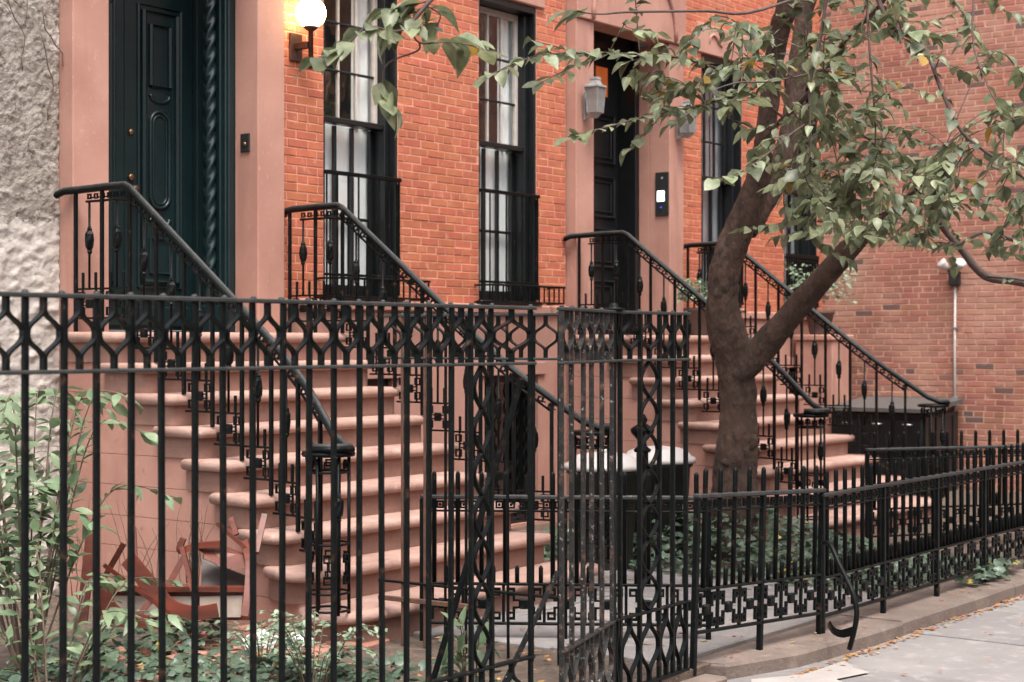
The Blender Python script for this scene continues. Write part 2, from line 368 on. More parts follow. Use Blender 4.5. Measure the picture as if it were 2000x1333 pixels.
# ---------------------------------------------------------------- houses
WZ0, WZ1, MEET = 1.985, 4.52, 3.31
BASE = 1.955
TOPZ = 6.9
def window(house, x0, x1, dark=True, kind=1):
    """tall sash window in a black box frame; returns the part"""
    f = MB(); d0, d1 = .0, .19; fw = .05
    f.cbox(x1 - .022, -.004, WZ0, x1 + .001, d1, WZ1, .003); f.cbox(x0 - .001, -.004, WZ0, x0 + .022, d1, WZ1, .003)
    f.cbox(x0 + .022, -.003, WZ1 - .06, x1 - .022, d1, WZ1 - .001, .003)
    f.cbox(x1 - .075, .06, WZ0, x1 - .024, d1 - .01, WZ1 - .062, .004); f.cbox(x0 + .024, .06, WZ0, x0 + .075, d1 - .01, WZ1 - .062, .004)
    win = f.build('window', BLACKP, house)
    a, b = x0 + .077, x1 - .077
    s = MB(); yy = .13
    for xa, xb in ((a, a + .04), (b - .04, b)): s.cbox(xa, yy, MEET, xb, yy + .04, WZ1 - .065, .004)
    s.cbox(a + .04, yy, WZ1 - .12, b - .04, yy + .04, WZ1 - .065, .004)
    s.build('upper_sash', PALEP if kind == 1 else BLACKP, win)
    MB().cbox(a - .04, .07, MEET - .035, b + .04, .165, MEET + .01, .006).build('meeting_rail', BLACKP, win)
    ga, gb = a + .04, b - .04; gz0, gz1 = MEET + .01, WZ1 - .12
    for i in (1, 2):
        xm = lerp(ga, gb, i / 3); MB().cbox(xm - .009, yy, gz0, xm + .009, yy + .03, gz1, .004).build('muntin', PALEP if kind == 1 else BLACKP, win)
    for i in (1, 2):
        zm = lerp(gz0, gz1, i / 3); MB().cbox(ga, yy - .002, zm - .009, gb, yy + .028, zm + .009, .004).build('muntin', BLACKP, win)
    for i in range(3):
        for j in range(3):
            p = MB(); px0, px1 = lerp(ga, gb, i/3) + .009, lerp(ga, gb, (i+1)/3) - .009; pz0, pz1 = lerp(gz0, gz1, j/3) + .009, lerp(gz0, gz1, (j+1)/3) - .009
            tl = R.uniform(-.004, .004); tl2 = R.uniform(-.004, .004)
            p.add([(px0, yy+.015+tl, pz0), (px1, yy+.015-tl, pz0), (px1, yy+.015-tl+tl2, pz1), (px0, yy+.015+tl+tl2, pz1)], [(0,1,2,3)]); p.build('pane', GLASS, win)
    # lower sash set a little deeper
    y2 = .168; lz0, lz1 = WZ0 + .09, MEET - .035
    s = MB()
    for xa, xb in ((a, a + .045), (b - .045, b)): s.cbox(xa, y2, WZ0, xb, y2 + .035, lz1, .004)
    s.cbox(a + .045, y2, WZ0, b - .045, y2 + .035, lz0, .004); s.cbox(a + .045, y2 + .001, lerp(lz0, lz1, .42) - .012, b - .045, y2 + .03, lerp(lz0, lz1, .42) + .012, .004)
    s.build('lower_sash', BLACKP, win)
    for i in (1, 2):
        xm = lerp(a + .045, b - .045, i / 3); MB().cbox(xm - .012, y2 - .003, lz0, xm + .012, y2 + .033, lz1, .004).build('muntin', BLACKP, win)
    for i in range(3):
        for j, (za, zb) in enumerate(((lz0, lerp(lz0, lz1, .42) - .012), (lerp(lz0, lz1, .42) + .012, lz1))):
            pa, pb = lerp(a + .045, b - .045, i/3) + .011, lerp(a + .045, b - .045, (i+1)/3) - .011
            MB().add([(pa, y2+.02, za), (pb, y2+.02, za), (pb, y2+.02, zb), (pa, y2+.02, zb)], [(0,1,2,3)]).build('pane', GLASS, win)
    # curtains and blind inside, dark room
    def drape(xa, xb, za, zb, y, amp, nm):
        m = MB(); n = max(6, int((xb - xa) * 90)); v = []
        for i in range(n + 1):
            xx = lerp(xa, xb, i / n); o = amp * sin(xx * 75 + 2 * sin(xx * 9)); v += [(xx, y + o, za), (xx, y + o * .7, zb)]
        m.add(v, [(2*i, 2*i+2, 2*i+3, 2*i+1) for i in range(n)], True).build(nm, CLOTH if kind == 1 else CLOTH2, win)  # farther house's drapes carry the painted sky reflection
    drape(x0 + .03, x1 - .03, WZ0 + .03, MEET - .02, .222, .0025, 'curtain')
    drape(lerp(x0, x1, .66), x1 - .02, MEET - .02, WZ1 - .02, .21, .012, 'curtain')
    if kind == 2: drape(x0 + .02, lerp(x0, x1, .64), MEET, WZ1 - .02, .22, .010, 'curtain')
    r = MB(); r.box(x0 - .4, .35, WZ0 - .1, x1 + .4, 2.4, WZ1 + .3); r.f = [q for i, q in enumerate(r.f) if i != 2]; r.s.pop()
    r.v += [(x0 - .4, .35, WZ0 - .1)]; r.build('room', ROOM, win)
    return win
def guard(x0, x1, label, group, house_no):
    """railing across the lower half of a tall window"""
    g = thing('window_guard', label, 'window guard', (x0, -.025, 0), 0, group); W = x1 - x0 + .012
    MB().cbox(-.002, -.02, 2.875, W, .012, 2.905, .004).build('rail', IRON, g)
    MB().cbox(0, -.014, 2.13, W - .01, .008, 2.15, .003).build('rail', IRON, g)
    me = shared('guard_bar', lambda m: m.cbox(-.006, -.007, 2.0, .006, .005, 2.875, .002), IRON)
    for i in range(8): ob('bar', me, g, loc=(.015 + i * (W - .03) / 7, 0, 0))
    MB().cbox(W - .03, .004, 2.0, W - .012, .13, 2.86, .003).build('side_plate', IRON, g)
def sill_guard(x0, x1, label, group):
    g = thing('sill_rail', label, 'railing', (x0, 0, 0), 0, group); W = x1 - x0 + .17; y = -.19
    MB().cbox(-.06, y - .012, 2.10, W, y + .012, 2.118, .004).build('rail', IRON, g)
    MB().cbox(-.06, y - .01, 1.965, W - .01, y + .01, 1.979, .003).build('rail', IRON, g)
    for xx in (-.055, W - .012): MB().cbox(xx - .008, y + .013, 2.10, xx + .008, .0, 2.116, .003).cbox(xx - .008, y + .011, 1.963, xx + .008, .0, 1.977, .003).build('bracket', IRON, g)
    me = shared('sill_bar', lambda m: m.cbox(-.006, -.006, 1.979, .006, .006, 2.10, .002), IRON)
    n = 14
    for i in range(n + 1): ob('bar', me, g, loc=(-.05 + i * (W + .035) / n, y, 0))
def grille_window(house, x0, x1, z0, z1):
    """basement window behind a wavy iron grille"""
    y = .02
    win = MB().cbox(x0, y, z0, x0 + .06, .2, z1, .005).cbox(x1 - .06, y, z0, x1, .2, z1, .005).cbox(x0 + .06, y, z1 - .06, x1 - .06, .2, z1, .005).cbox(x0+.06, y, z0, x1-.06, .2, z0+.06, .005).build('basement_window', BLACKP, house)
    MB().add([(x0+.06, .14, z0+.06), (x1-.06, .14, z0+.06), (x1-.06, .14, z1-.06), (x0+.06, .14, z1-.06)], [(0,1,2,3)]).build('pane', GLASS, win)
    r = MB(); r.box(x0, .2, z0, x1, 1.6, z1); r.f.pop(2); r.s.pop(); r.build('room', ROOM, win)
    n = 5
    for i in range(n):
        c = lerp(x0 + .1, x1 - .1, i / (n - 1))
        for sgn in (-1, 1):
            pts = [(c + sgn * .035 * sin(k / 5 * pi), z0 + .06 + k * (z1 - z0 - .12) / 40) for k in range(41)]
            MB().ribbon(pts, .006, .014).build('grille_strip', IRON, win, loc=(0, .04, 0))
def surround(house, X, arch):
    """brownstone door surround: opening 1.29 wide between pilasters"""
    x0, x1, x2, x3 = X + .03, X + .31, X + 1.60, X + 1.86
    MB().cbox(x0, -.10, YZ - .05, x1, .13, 4.50, .006).build('pilaster', STONE, house)
    MB().cbox(x2, -.10, YZ - .05, x3, .13, 4.50, .006).build('pilaster', STONE, house)
    MB().cbox(x0 - .01, -.125, 4.503, x3 + .01, .13, 5.55, .01).build('lintel', STONE, house)
    for sgn in (1,):
        pts = []
        cx = (x1 + x2) / 2; a = (x2 - x1) / 2 + .06
        for k in range(33):
            t = pi * k / 32; pts.append((cx - a * cos(t), -.135, 4.52 + .62 * sin(t) ** .8))
        MB().tube(pts, .022, 6, up=(0, -1, 0)).build('arch_moulding', STONE, house)
    if arch: MB().cbox(x0 - .06, -.20, 5.56, x3 + .06, .13, 5.70, .02).build('cornice', STONE, house)
    MB().box(x1 - .1, .14, YZ, x2 + .1, .9, 1.699).build('threshold', STONE2, house)
def moulding(m, xa, xb, za, zb, y, r=.016):
    m.tube([(xa, y, za), (xb, y, za), (xb, y, zb), (xa, y, zb), (xa, y, za)], r, 6, False, False, up=(0, -1, 0))
def door_house1(house, X):
    x1, x2 = X + .31, X + 1.60; zs = 1.72; zt = 4.30; yd = .50
    fr = MB()
    fr.cbox(x2 - .055, .132, 1.70, x2 + .01, yd + .1, 4.6, .004); fr.cbox(x1 - .01, .132, 1.70, x1 + .055, yd + .1, 4.6, .004)
    fr.cbox(x1 + .056, .2, zt, x2 - .056, yd + .1, 4.6, .004); fr.cbox(x1 + .056, yd - .02, 1.70, x2 - .056, yd + .09, zs, .004)
    fo = fr.build('door_frame', DOORM, house)
    # panelled reveal, rope column
    for (ya, yb) in ((.16, .215), (.375, .45)):
        m = MB(); xx = x2 - .057
        m.tube([(xx, ya, 1.95), (xx, yb, 1.95), (xx, yb, 4.2), (xx, ya, 4.2), (xx, ya, 1.95)], .010, 6, False, False, up=(-1, 0, 0)); m.build('reveal_moulding', DOORM, fo)
    for sx, xx in ((1, x2 - .105), (-1, x1 + .105)):
        m = MB(); n = 16; rows = 220; v = []
        for i in range(rows + 1):
            z = lerp(1.90, 4.28, i / rows)
            for k in range(n):
                a = 2*pi*k/n; q = .037 + .0085 * cos(3 * (a - z * 2*pi/.36)); v.append((xx + q*cos(a), .27 + q*sin(a), z))
        m.add(v, [(i*n+k, i*n+(k+1) % n, (i+1)*n+(k+1) % n, (i+1)*n+k) for i in range(rows) for k in range(n)], True); m.build('rope_column', DOORM, fo)
        MB().cbox(xx - .05, .215, 1.70, xx + .047, .325, 1.90, .006).build('column_base', DOORM, fo)
    xm = x1 + .62
    for (a, b, knob) in ((x1 + .058, xm - .003, False), (xm + .003, x2 - .058, True)):
        d = MB(); d.cbox(a, yd, zs + .005, b, yd + .05, zt - .004, .004); dr = d.build('door', DOORM, house)
        c = (a + b) / 2; w2 = .125
        m = MB()
        moulding(m, c - .15, c + .15, 2.06, 3.93, yd - .012, .022); moulding(m, c - .19, c + .19, 2.02, 3.97, yd - .004, .013); m.build('panel_moulding', DOORM, dr)
        m = MB(); moulding(m, c - .085, c + .085, 3.42, 3.84, yd - .010, .018); m.build('top_panel', DOORM, dr)
        m = MB(); pts = []
        for k in range(40):
            t = 2*pi*k/39; pts.append((c + .085*cos(t), yd - .005, (3.16 if sin(t) > 0 else 2.66) + .085*sin(t)))
        m.tube(pts, .015, 6, False, up=(0, -1, 0)); pts = [(c + .058*cos(2*pi*k/39), yd - .004, (3.16 if sin(2*pi*k/39) > 0 else 2.66) + .058*sin(2*pi*k/39)) for k in range(40)]
        m.tube(pts, .009, 6, False, up=(0, -1, 0)); m.build('oval_panel', DOORM, dr)
        m = MB(); m.tube([(c + .085*cos(pi*k/12), yd - .004, 3.36 - .05*sin(pi*k/12)) for k in range(13)], .013, 6, up=(0, -1, 0)); m.tube([(c - .085*cos(pi*k/12), yd - .004, 2.50 - .06*sin(pi*k/12)) for k in range(13)], .013, 6, up=(0, -1, 0)); m.build('swag', DOORM, dr)
        m = MB(); moulding(m, c - .085, c + .085, 2.12, 2.36, yd - .004, .013); m.build('bottom_panel', DOORM, dr)
        MB().cbox(a + .03, yd - .02, zs + .03, b - .03, yd - .001, zs + .17, .01).build('kick_board', DOORM, dr)
        if knob:
            for (z, r, mt, L_) in ((3.08, .020, BRASS, .018), (2.77, .024, BRASS, .02), (2.68, .036, BRONZE, .075)):
                m = MB(); m.lathe([(r*.55, 0), (r*.5, L_*.5), (r*.95, L_*.62), (r, L_*.8), (r*.7, L_), (r*.1, L_*1.02)], 14)
                m.build('knob' if r > .03 else 'lock', mt, dr, loc=(a + .045, yd - .001, z), rot=(radians(90), 0, 0))
def door_house2(house, X):
    x1, x2 = X + .31, X + 1.60; zt = 4.42; yd = .45; zs = 1.715
    fr = MB(); fr.cbox(x2 - .06, .25, 1.70, x2 + .01, yd + .1, 4.6, .004); fr.cbox(x1 - .01, .25, 1.70, x1 + .06, yd + .1, 4.6, .004); fr.cbox(x1 + .061, .3, zt, x2 - .061, yd + .1, 4.6, .004)
    fo = fr.build('door_frame', BLACKP, house)
    MB().cbox(x2, .131, 1.70, x2 + .05, .25, 4.5, .004).build('reveal', STONE, house)
    MB().cbox(x1 - .05, .131, 1.70, x1, .25, 4.5, .004).build('reveal', STONE, house)
    xm = (x1 + x2) / 2
    for a, b in ((x1 + .063, xm - .003), (xm + .003, x2 - .063)):
        dr = MB().cbox(a, yd, zs, b, yd + .05, zt - .004, .004).build('door', BLACKP, house); c = (a + b) / 2; h = (b - a) / 2 - .09
        for (za, zb) in ((1.85, 2.22), (2.36, 2.72), (2.84, 3.22), (3.36, 3.82)):
            m = MB(); moulding(m, c - h, c + h, za, zb, yd - .006, .022); moulding(m, c - h + .05, c + h - .05, za + .05, zb - .05, yd - .004, .015); m.build('panel_moulding', BLACKP, dr)
        MB().cbox(c - .10, yd - .006, 4.0, c + .10, yd - .001, 4.28, .002).build('glazed_panel', AMBER, dr)
    m = MB(); m.lathe([(.02, 0), (.02, .04), (.05, .05), (.055, .075), (.03, .1), (.004, .105)], 14); m.build('knob', BLACKP, house, loc=(xm + .07, yd - .001, 2.62), rot=(radians(90), 0, 0))
AMBER = emit('amber_glass', (.55, .12, .025), .12)
def brownstone_base(house, xa, xb, wins, courses):
    holes = [(a, b, YZ, 1.36) for a, b in wins]
    for (a, b, c, d) in rects(xa, xb, YZ - .05, BASE - .08, [(h[0], h[1], .1, h[3]) for h in holes]):
        MB().box(a, -.02, c, b, .3, d).build('base_wall', STONE, house)
    MB().cbox(xa, -.05, BASE - .079, xb, .3, BASE, .012).build('water_table', STONE, house)
    for a, b in wins:
        grille_window(house, a, b, .1, 1.36)
        MB().cbox(a - .09, -.045, 1.361, b + .09, -.0195, 1.47, .006).build('window_head', STONE, house)
def lintel(house, x0, x1, carved):
    MB().cbox(x0 - .10, -.035, WZ1 + .001, x1 + .10, .2, WZ1 + .30, .008).build('window_lintel', STONE, house)
    if carved:
        c = (x0 + x1) / 2; zz = WZ1 + .16
        for sg in (-1, 1):
            m = MB(); m.tube([(c + sg*(.30 - .26*k/14), -.04, zz + .045*sin(k/14*2*pi*.8) - (.05 if k < 1 else 0)) for k in range(15)], [.006 + .012*sin(pi*k/14) for k in range(15)], 6, up=(0, -1, 0)); m.build('carved_scroll', STONE, house)
def row_house(X, label, no):
    h = thing('row_house', label, 'house')
    surround(h, X, no == 1)
    (door_house1 if no == 1 else door_house2)(h, X)
    wa = (X + 2.35, X + 3.176); wb = (X + 4.19, X + 4.99)
    xe = X + 5.43 if no == 1 else 16.85
    if no == 2: wb = (X + 4.11, X + 4.90)
    holes = [(*wa, BASE, WZ1), (*wb, BASE, WZ1)]
    lh = [(a - .10, b + .10, WZ1 - .005, WZ1 + .302) for a, b in (wa, wb)]
    for (a, b, c, d) in rects(X + 1.86, xe, BASE, TOPZ, holes): MB().box(a, -.0065, c, b, .3, d).build('wall', MORT, h)
    MB().box(X + .03, .135, 4.6, X + 1.86, .3, TOPZ).build('wall', MORT, h)
    lay(h, (0, .01, 0), 0, X + 1.862, xe - .002, BASE + .004, TOPZ, holes + lh, BRICK, MORT, joint=.0095)
    rest = MB().box(X + .03, -.01, 5.72, X + 1.858, .13, TOPZ).build('upper_wall', BRICK, h)
    for (a, b) in (wa, wb):
        window(h, a, b, kind=no); lintel(h, a, b, no == 2)
        MB().cbox(a - .03, -.06, BASE + .001, b + .03, .2, WZ0, .006).build('window_sill', STONE if no == 2 else BLACKP, h)
    bw = [(X + 2.35, X + 3.1), (X + 4.25, X + 5.0)] if no == 1 else [(X + 2.55, X + 3.2), (X + 4.2, X + 4.9)]
    brownstone_base(h, X + 1.86, xe, bw, 8)
    return h, wa, wb
X1, X2 = 6.40, 11.83
row_house(X1, 'red brick row house with dark green double door and two tall sash windows', 1)
H1 = ((X1 + 2.35, X1 + 3.176), (X1 + 4.19, X1 + 4.99))
row_house(X2, 'farther red brick row house with black double door under an arched brownstone hood', 2)
H2 = ((X2 + 2.35, X2 + 3.176), (X2 + 4.11, X2 + 4.90))
gg = 'guards across the tall windows'
guard(*H1[0], 'black bar guard across the tall window beside the round wall lamp', gg, 1)
guard(*H1[1], 'black bar guard across the tall window beside the black double door', gg, 1)
sill_guard(*H1[0], 'low black sill rail under the window beside the round wall lamp', 'low sill rails')
sill_guard(*H1[1], 'low black sill rail under the window left of the black double door', 'low sill rails')
for (a, b), lb in zip(H2, ('black iron guard in the window right behind the tree trunk', 'black iron guard in the last window next to the side wall')):
    g = thing('window_guard', lb, 'window guard', (a + .01, -.03, 0), 0, 'dense guards on the farther house'); W = b - a - .02
    MB().cbox(0, -.01, 2.56, W, .01, 2.60, .003).build('rail', IRON, g); MB().cbox(0, -.01, 2.02, W, .01, 2.045, .003).build('rail', IRON, g)
    me = shared('dense_bar', lambda m: m.cbox(-.011, -.008, 2.045, .011, .008, 2.56, .002), IRON)
    for i in range(14): ob('bar', me, g, loc=(.02 + i * (W - .04) / 13, 0, 0))
    for i in range(13):
        c = .02 + (i + .5) * (W - .04) / 13; MB().ribbon([(c + .022*cos(pi*k/6), 2.50 + .03*sin(pi*k/6)) for k in range(7)], .008, .012).build('arch_strip', IRON, g)
# neighbouring stuccoed house
def stucco_house():
    h = thing('stucco_house', 'grey rough stuccoed wall of the house at the left edge', 'house')
    m = MB(); nx, nzn = 150, 520; xa, xb, za, zb = 4.4, 6.425, YZ - .05, 6.4; v = []
    for j in range(nzn + 1):
        z = lerp(za, zb, j / nzn)
        for i in range(nx + 1):
            x = lerp(xa, xb, i / nx)
            p = Vector((x * 27, 3.1, z * 20)); d = noise.noise(p * 1.6) * .7 + noise.noise(p * 3.3) * .6 + .35 * noise.noise(p * 6.1)
            s_ = 1 - min(1, max(0, (z - 2.2) / .9)); fl = noise.noise(Vector((x * 9 + z * 9, 7, z * 14 - x * 6)))
            v.append((x, .03 - (.015 - .007*s_) * d - .024 * s_ * max(0, fl), z))
    m.add(v, [(j*(nx+1)+i, j*(nx+1)+i+1, (j+1)*(nx+1)+i+1, (j+1)*(nx+1)+i) for j in range(nzn) for i in range(nx)], True)
    wo_ = m.build('wall', STUCCO, h); wo_.data.materials.append(STUCCO2)
    for pl_ in wo_.data.polygons:
        c_ = pl_.center
        if c_.z < 2.42 + .25*noise.noise(Vector((c_.x*3, 1, c_.z*3))) + .12*noise.noise(Vector((c_.x*14, 2, c_.z*14))): pl_.material_index = 1
    MB().box(4.4, .07, YZ - .05, 6.44, .3, 6.4).build('wall_core', STUCCO, h)
    vine = MB()
    for k in range(46):
        x = R.uniform(5.3, 6.4); z = R.uniform(2.4, 5.2); pts = []
        a = R.uniform(0, 2*pi)
        for i in range(9):
            pts.append((min(x, 6.42), -.005 - .012 * R.random(), z)); a += R.gauss(0, .45); x += .055 * cos(a); z += .07 * sin(a)
        vine.tube(pts, R.uniform(.0015, .004), 5)
    vine.build('dead_vine', STEMM, h, kind='stuff')
stucco_house()
# side wall of the building that closes the view
def side_building():
    h = thing('brick_side_building', 'mottled old brick side wall closing the view at the right', 'building')
    XW = 16.85
    MB().box(XW - .0035, -7.0, -.1, XW + 6, 3.0, TOPZ).build('wall', MORT2, h)
    lay(h, (XW + .012, 0, 0), -pi/2, .004, 6.9, .02, TOPZ, [], BRICK2, MORT2, 300, .013)
    return h
side_building()
# ---------------------------------------------------------------- stoops
RS, TR, LZ, LY = .181, .24, 1.703, -.65
def hw(y): t = min(1, max(0, (-y - 1.25) / 1.4)); return 1.03 + .24 * t * t
def hr(y): t = min(1, max(0, (-y - 1.5) / 1.05)); return .925 + .25 * t * t * t
def yf(i): return LY - TR * i - (.09 if i == 8 else 0)
def zt(i): return LZ - RS * i
def nose_poly(c, yb, yfr, rc, ex=0.):
    n = 7; L_ = []; xl = hw(yfr) + ex
    L_.append((c - hw(yb) - ex, yb))
    for k in range(n): a = pi + (pi/2) * k/(n-1); L_.append((c - xl + rc + rc*cos(a), yfr + rc + rc*sin(a)))
    for k in range(n): a = -pi/2 + (pi/2) * k/(n-1); L_.append((c + xl - rc + rc*cos(a), yfr + rc + rc*sin(a)))
    L_.append((c + hw(yb) + ex, yb)); return L_
def stoop(X, label):
    c = X + .945; st = thing('stoop', label, 'stoop', (0, 0, 0), 0, 'brownstone stoops')
    for i in range(9):
        z1 = zt(i); y = yf(i); yb = -.103 if i == 0 else min(y + .40, -.103); rc = (.05, .05, .05, .06, .07, .09, .12, .16, .26)[i]; dz = R.uniform(-.003, .003)
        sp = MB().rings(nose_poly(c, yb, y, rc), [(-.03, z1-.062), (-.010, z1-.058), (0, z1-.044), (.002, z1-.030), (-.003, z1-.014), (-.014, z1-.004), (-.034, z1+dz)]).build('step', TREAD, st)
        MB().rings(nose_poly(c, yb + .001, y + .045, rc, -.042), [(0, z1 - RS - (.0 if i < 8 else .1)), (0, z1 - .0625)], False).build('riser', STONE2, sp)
    # coursed cheek walls under the steps, one long stone per course
    for s in (-1, 1):
        for j in range(1, 9):
            z1 = zt(j) - .002; z0 = z1 - RS + .003; ye = yf(j) + .30
            if j == 8: z0 -= .12
            ysn = [lerp(-.104, ye, k/10) for k in range(11)]
            poly = [(c + s*(hw(y) - .055), y) for y in ysn] + [(c + s*.5, ye), (c + s*.5, -.104)]
            MB().prism(poly, z0, z1).build('cheek_stone', STONE, st)
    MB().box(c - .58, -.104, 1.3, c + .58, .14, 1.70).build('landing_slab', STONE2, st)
    return st
stoop(X1, 'brownstone stoop leading to the dark green double door'); stoop(X2, 'brownstone stoop behind the tree leading to the black double door')
def hook(m, x, z, a, t, y=.006):         # open square of side a
    m.box(x-a/2, -y, z-a/2, x-a/2+t, y, z+a/2); m.box(x+a/2-t, -y, z-a/2, x+a/2, y, z+a/2); m.box(x-a/2+t, -y, z-a/2, x+a/2-t, y, z-a/2+t); m.box(x-a/2+t, -y, z+a/2-t, x+a/2-t, y, z+a/2)
def key_fn(bw, h, t=.009):
    def fn(m):
        a = h * (.27 if t < .01 else .32)
        m.box(-bw/2, -.007, -h/2, bw/2, .007, -h/2 + .012); m.box(-bw/2, -.007, h/2 - .012, bw/2, .007, h/2)
        for sx in (-1, 1):
            for sz in (-1, 1): hook(m, sx * (bw/2 - a*.5 - .022), sz * (h/2 - a*.5 - .022), a, t)
            m.box(sx*bw*.26 - .0045, -.005, -h/2 + .012, sx*bw*.26 + .0045, .005, h/2 - .012)
        m.box(-bw*.26, -.0045, -.016, bw*.26, .0045, -.008); m.box(-bw*.26, -.0045, .008, bw*.26, .0045, .016)
        m.cbox(-.028, -.012, -.028, .028, .012, .028, .006)
        m.lathe([(.004, -.0), (.018, .004), (.014, .012), (.004, .016)], 8, (0, 0, 0))
    return fn
def bulb_fn(m):       # baluster ornament, cast leaf bud
    m.lathe([(.008, -.075), (.017, -.06), (.014, -.052), (.024, -.035), (.029, 0), (.024, .035), (.015, .052), (.018, .06), (.008, .075)], 10, smooth=False, lump=.5)
def stoop_railing(X, s, label):
    c = X + .945; g = thing('stoop_railing', label, 'railing', (0, 0, 0), 0, 'stoop railings')
    xr = lambda y: c + s * hr(y)
    SL = .762
    zr = lambda y: 2.575 if y > -.62 else max(2.575 - SL * (-.62 - y), 1.09)
    ny = -2.52; nx = c + s * 1.20
    path = [(c + s*.985, -.02, 2.54), (c + s*.96, -.07, 2.565)] + [(xr(-.16), -.16, 2.57), (xr(-.4), -.4, 2.575), (xr(-.6), -.60, 2.575), (xr(-.65), -.65, 2.553)]
    y = -.75
    while y > -2.3: path.append((xr(y), y, zr(y))); y -= .12
    path += [(xr(-2.38), -2.38, 1.235), (xr(-2.5) - s*.02, -2.50, 1.145), (xr(-2.55) - s*.02, -2.60, 1.105), (nx - s*.02, -2.66, 1.10), (nx + s*.09, -2.62, 1.10), (nx + s*.12, -2.52, 1.10)]
    hd = MB(); hd.tube(path, .026, 8, sq=(.72, 1.0), up=(0, 0, 1)); hd.build('handrail', IRON, g)
    hb = MB(); hb.tube([(p[0], p[1], p[2] + .016) for p in path], .014, 6, up=(0, 0, 1)); hb.build('handrail_cap', IRONR, g)  # paler iron puts the handrail's highlight into its colour
    low = [(xr(y), y, zr(y) - .075) for y in [-.24, -.5, -.64] + [-.75 - .12*k for k in range(14)]]
    MB().tube(low, .008, 6).build('frieze_rail', IRON, g)
    hk = shared('frieze_key', lambda m: (hook(m, 0, 0, .034, .008, .005), m.box(.017, -.004, -.012, .034, .004, -.004)) and None, IRON)
    for k in range(34):
        y = -.27 - k * .062; z = zr(y) - .045; sl = 0 if y > -.62 else -SL
        M = Matrix(((0, 1, 0, xr(y)), (-1, 0, 0, y), (0, 0, 1, z), (0, 0, 0, 1))) @ Matrix.Shear('XZ', 4, (0, 0))
        M[2][0] = sl; ob('key', hk, g, M=M)
    # bays: two on the landing, one per tread
    bays = [(-.14, -.40, 0), (-.40, -.655, 0)] + [(yf(i-1) + .0, LY - TR*i, i) for i in range(1, 8)]
    kp = shared('key_panel', key_fn(.235, .19), IRON); bu = shared('cast_ornament', bulb_fn, IRON)
    spk = shared('spike', lambda m: m.cbox(-.008, -.008, 0, .008, .008, .095, .003), IRON)
    ps = shared('post', lambda m: m.cbox(-.011, -.011, 0, .011, .011, 1, .003), IRON)
    bl = shared('baluster', lambda m: m.lathe([(.0075, 0), (.0075, 1)], 8), IRON)
    for n, (ya, yb, i) in enumerate(bays):
        xa, xb = xr(ya), xr(yb); z = zt(i); ym = (ya+yb)/2; xm = (xa+xb)/2; an = atan2(yb - ya, xb - xa); L_ = sqrt((xb-xa)**2 + (yb-ya)**2)
        ob('key_panel', kp, g, loc=(xm, ym, z + .175), rot=(0, 0, an), scale=(L_/.25, 1, 1))
        for q in (.27, .73): ob('spike', spk, g, loc=(lerp(xa, xb, q), lerp(ya, yb, q), z + .27), rot=(0, 0, an))
        b0 = z + .27; b1 = zr(ym) - .075
        ob('baluster', bl, g, loc=(xm, ym, b0), scale=(1, 1, b1 - b0))
        ob('cast_ornament', bu, g, loc=(xm, ym, lerp(b0, b1, .55)), rot=(0, 0, R.random()*6), scale=(1, 1, 1.15))
        if n == 0: ob('post', ps, g, loc=(xa, ya, z + .0), scale=(1, 1, zr(ya) - z - .01))
        ob('post', ps, g, loc=(xb, yb + .012, z), rot=(0, 0, an), scale=(1, 1, zr(yb) - z - .01))
    # round cage newel at the foot
    zb = zt(8) - .002; nw = g
    MB().lathe([(.07, 1.055), (.135, 1.06), (.14, 1.072), (.135, 1.084), (.10, 1.088), (.02, 1.09)], 28, (nx, ny, 0)).build('newel_cap', IRON, g)
    for z in (.98, zb + .36, zb + .11, zb + .02):
        MB().tube([(nx + .105*cos(2*pi*k/28), ny + .105*sin(2*pi*k/28), z) for k in range(29)], .0065, 6, False, up=(0, 0, 1)).build('newel_ring', IRON, g)
    nb = shared('newel_bar', lambda m: m.lathe([(.009, 0), (.009, 1.055 - zb)], 8), IRON)
    nk = shared('newel_key', lambda m: (hook(m, 0, .055, .045, .009), hook(m, 0, -.055, .045, .009), m.box(-.0045, -.005, -.033, .0045, .005, .033)) and None, IRON)
    nt_ = shared('newel_frieze', lambda m: hook(m, 0, 0, .04, .009), IRON)
    for k in range(6):
        a = 2*pi*k/6 + .2
        ob('newel_bar', nb, g, loc=(nx + .105*cos(a), ny + .105*sin(a), zb))
        a += pi/6
        ob('newel_key', nk, g, loc=(nx + .105*cos(a), ny + .105*sin(a), zb + .235), rot=(0, 0, a + pi/2))
        ob('newel_frieze', nt_, g, loc=(nx + .105*cos(a), ny + .105*sin(a), 1.018), rot=(0, 0, a + pi/2))
        if k == 4: ob('cast_ornament', bu, g, loc=(nx + .105*cos(a - pi/6), ny + .105*sin(a - pi/6), .80))
    return g
stoop_railing(X1, -1, 'near black stoop railing running past the dark green door')
stoop_railing(X1, 1, 'black stoop railing beside the brick wall below the round lamp')
stoop_railing(X2, -1, 'black stoop railing ending in a round newel just right of the tree trunk')
stoop_railing(X2, 1, 'farthest black stoop railing sloping down in front of the bin locker')
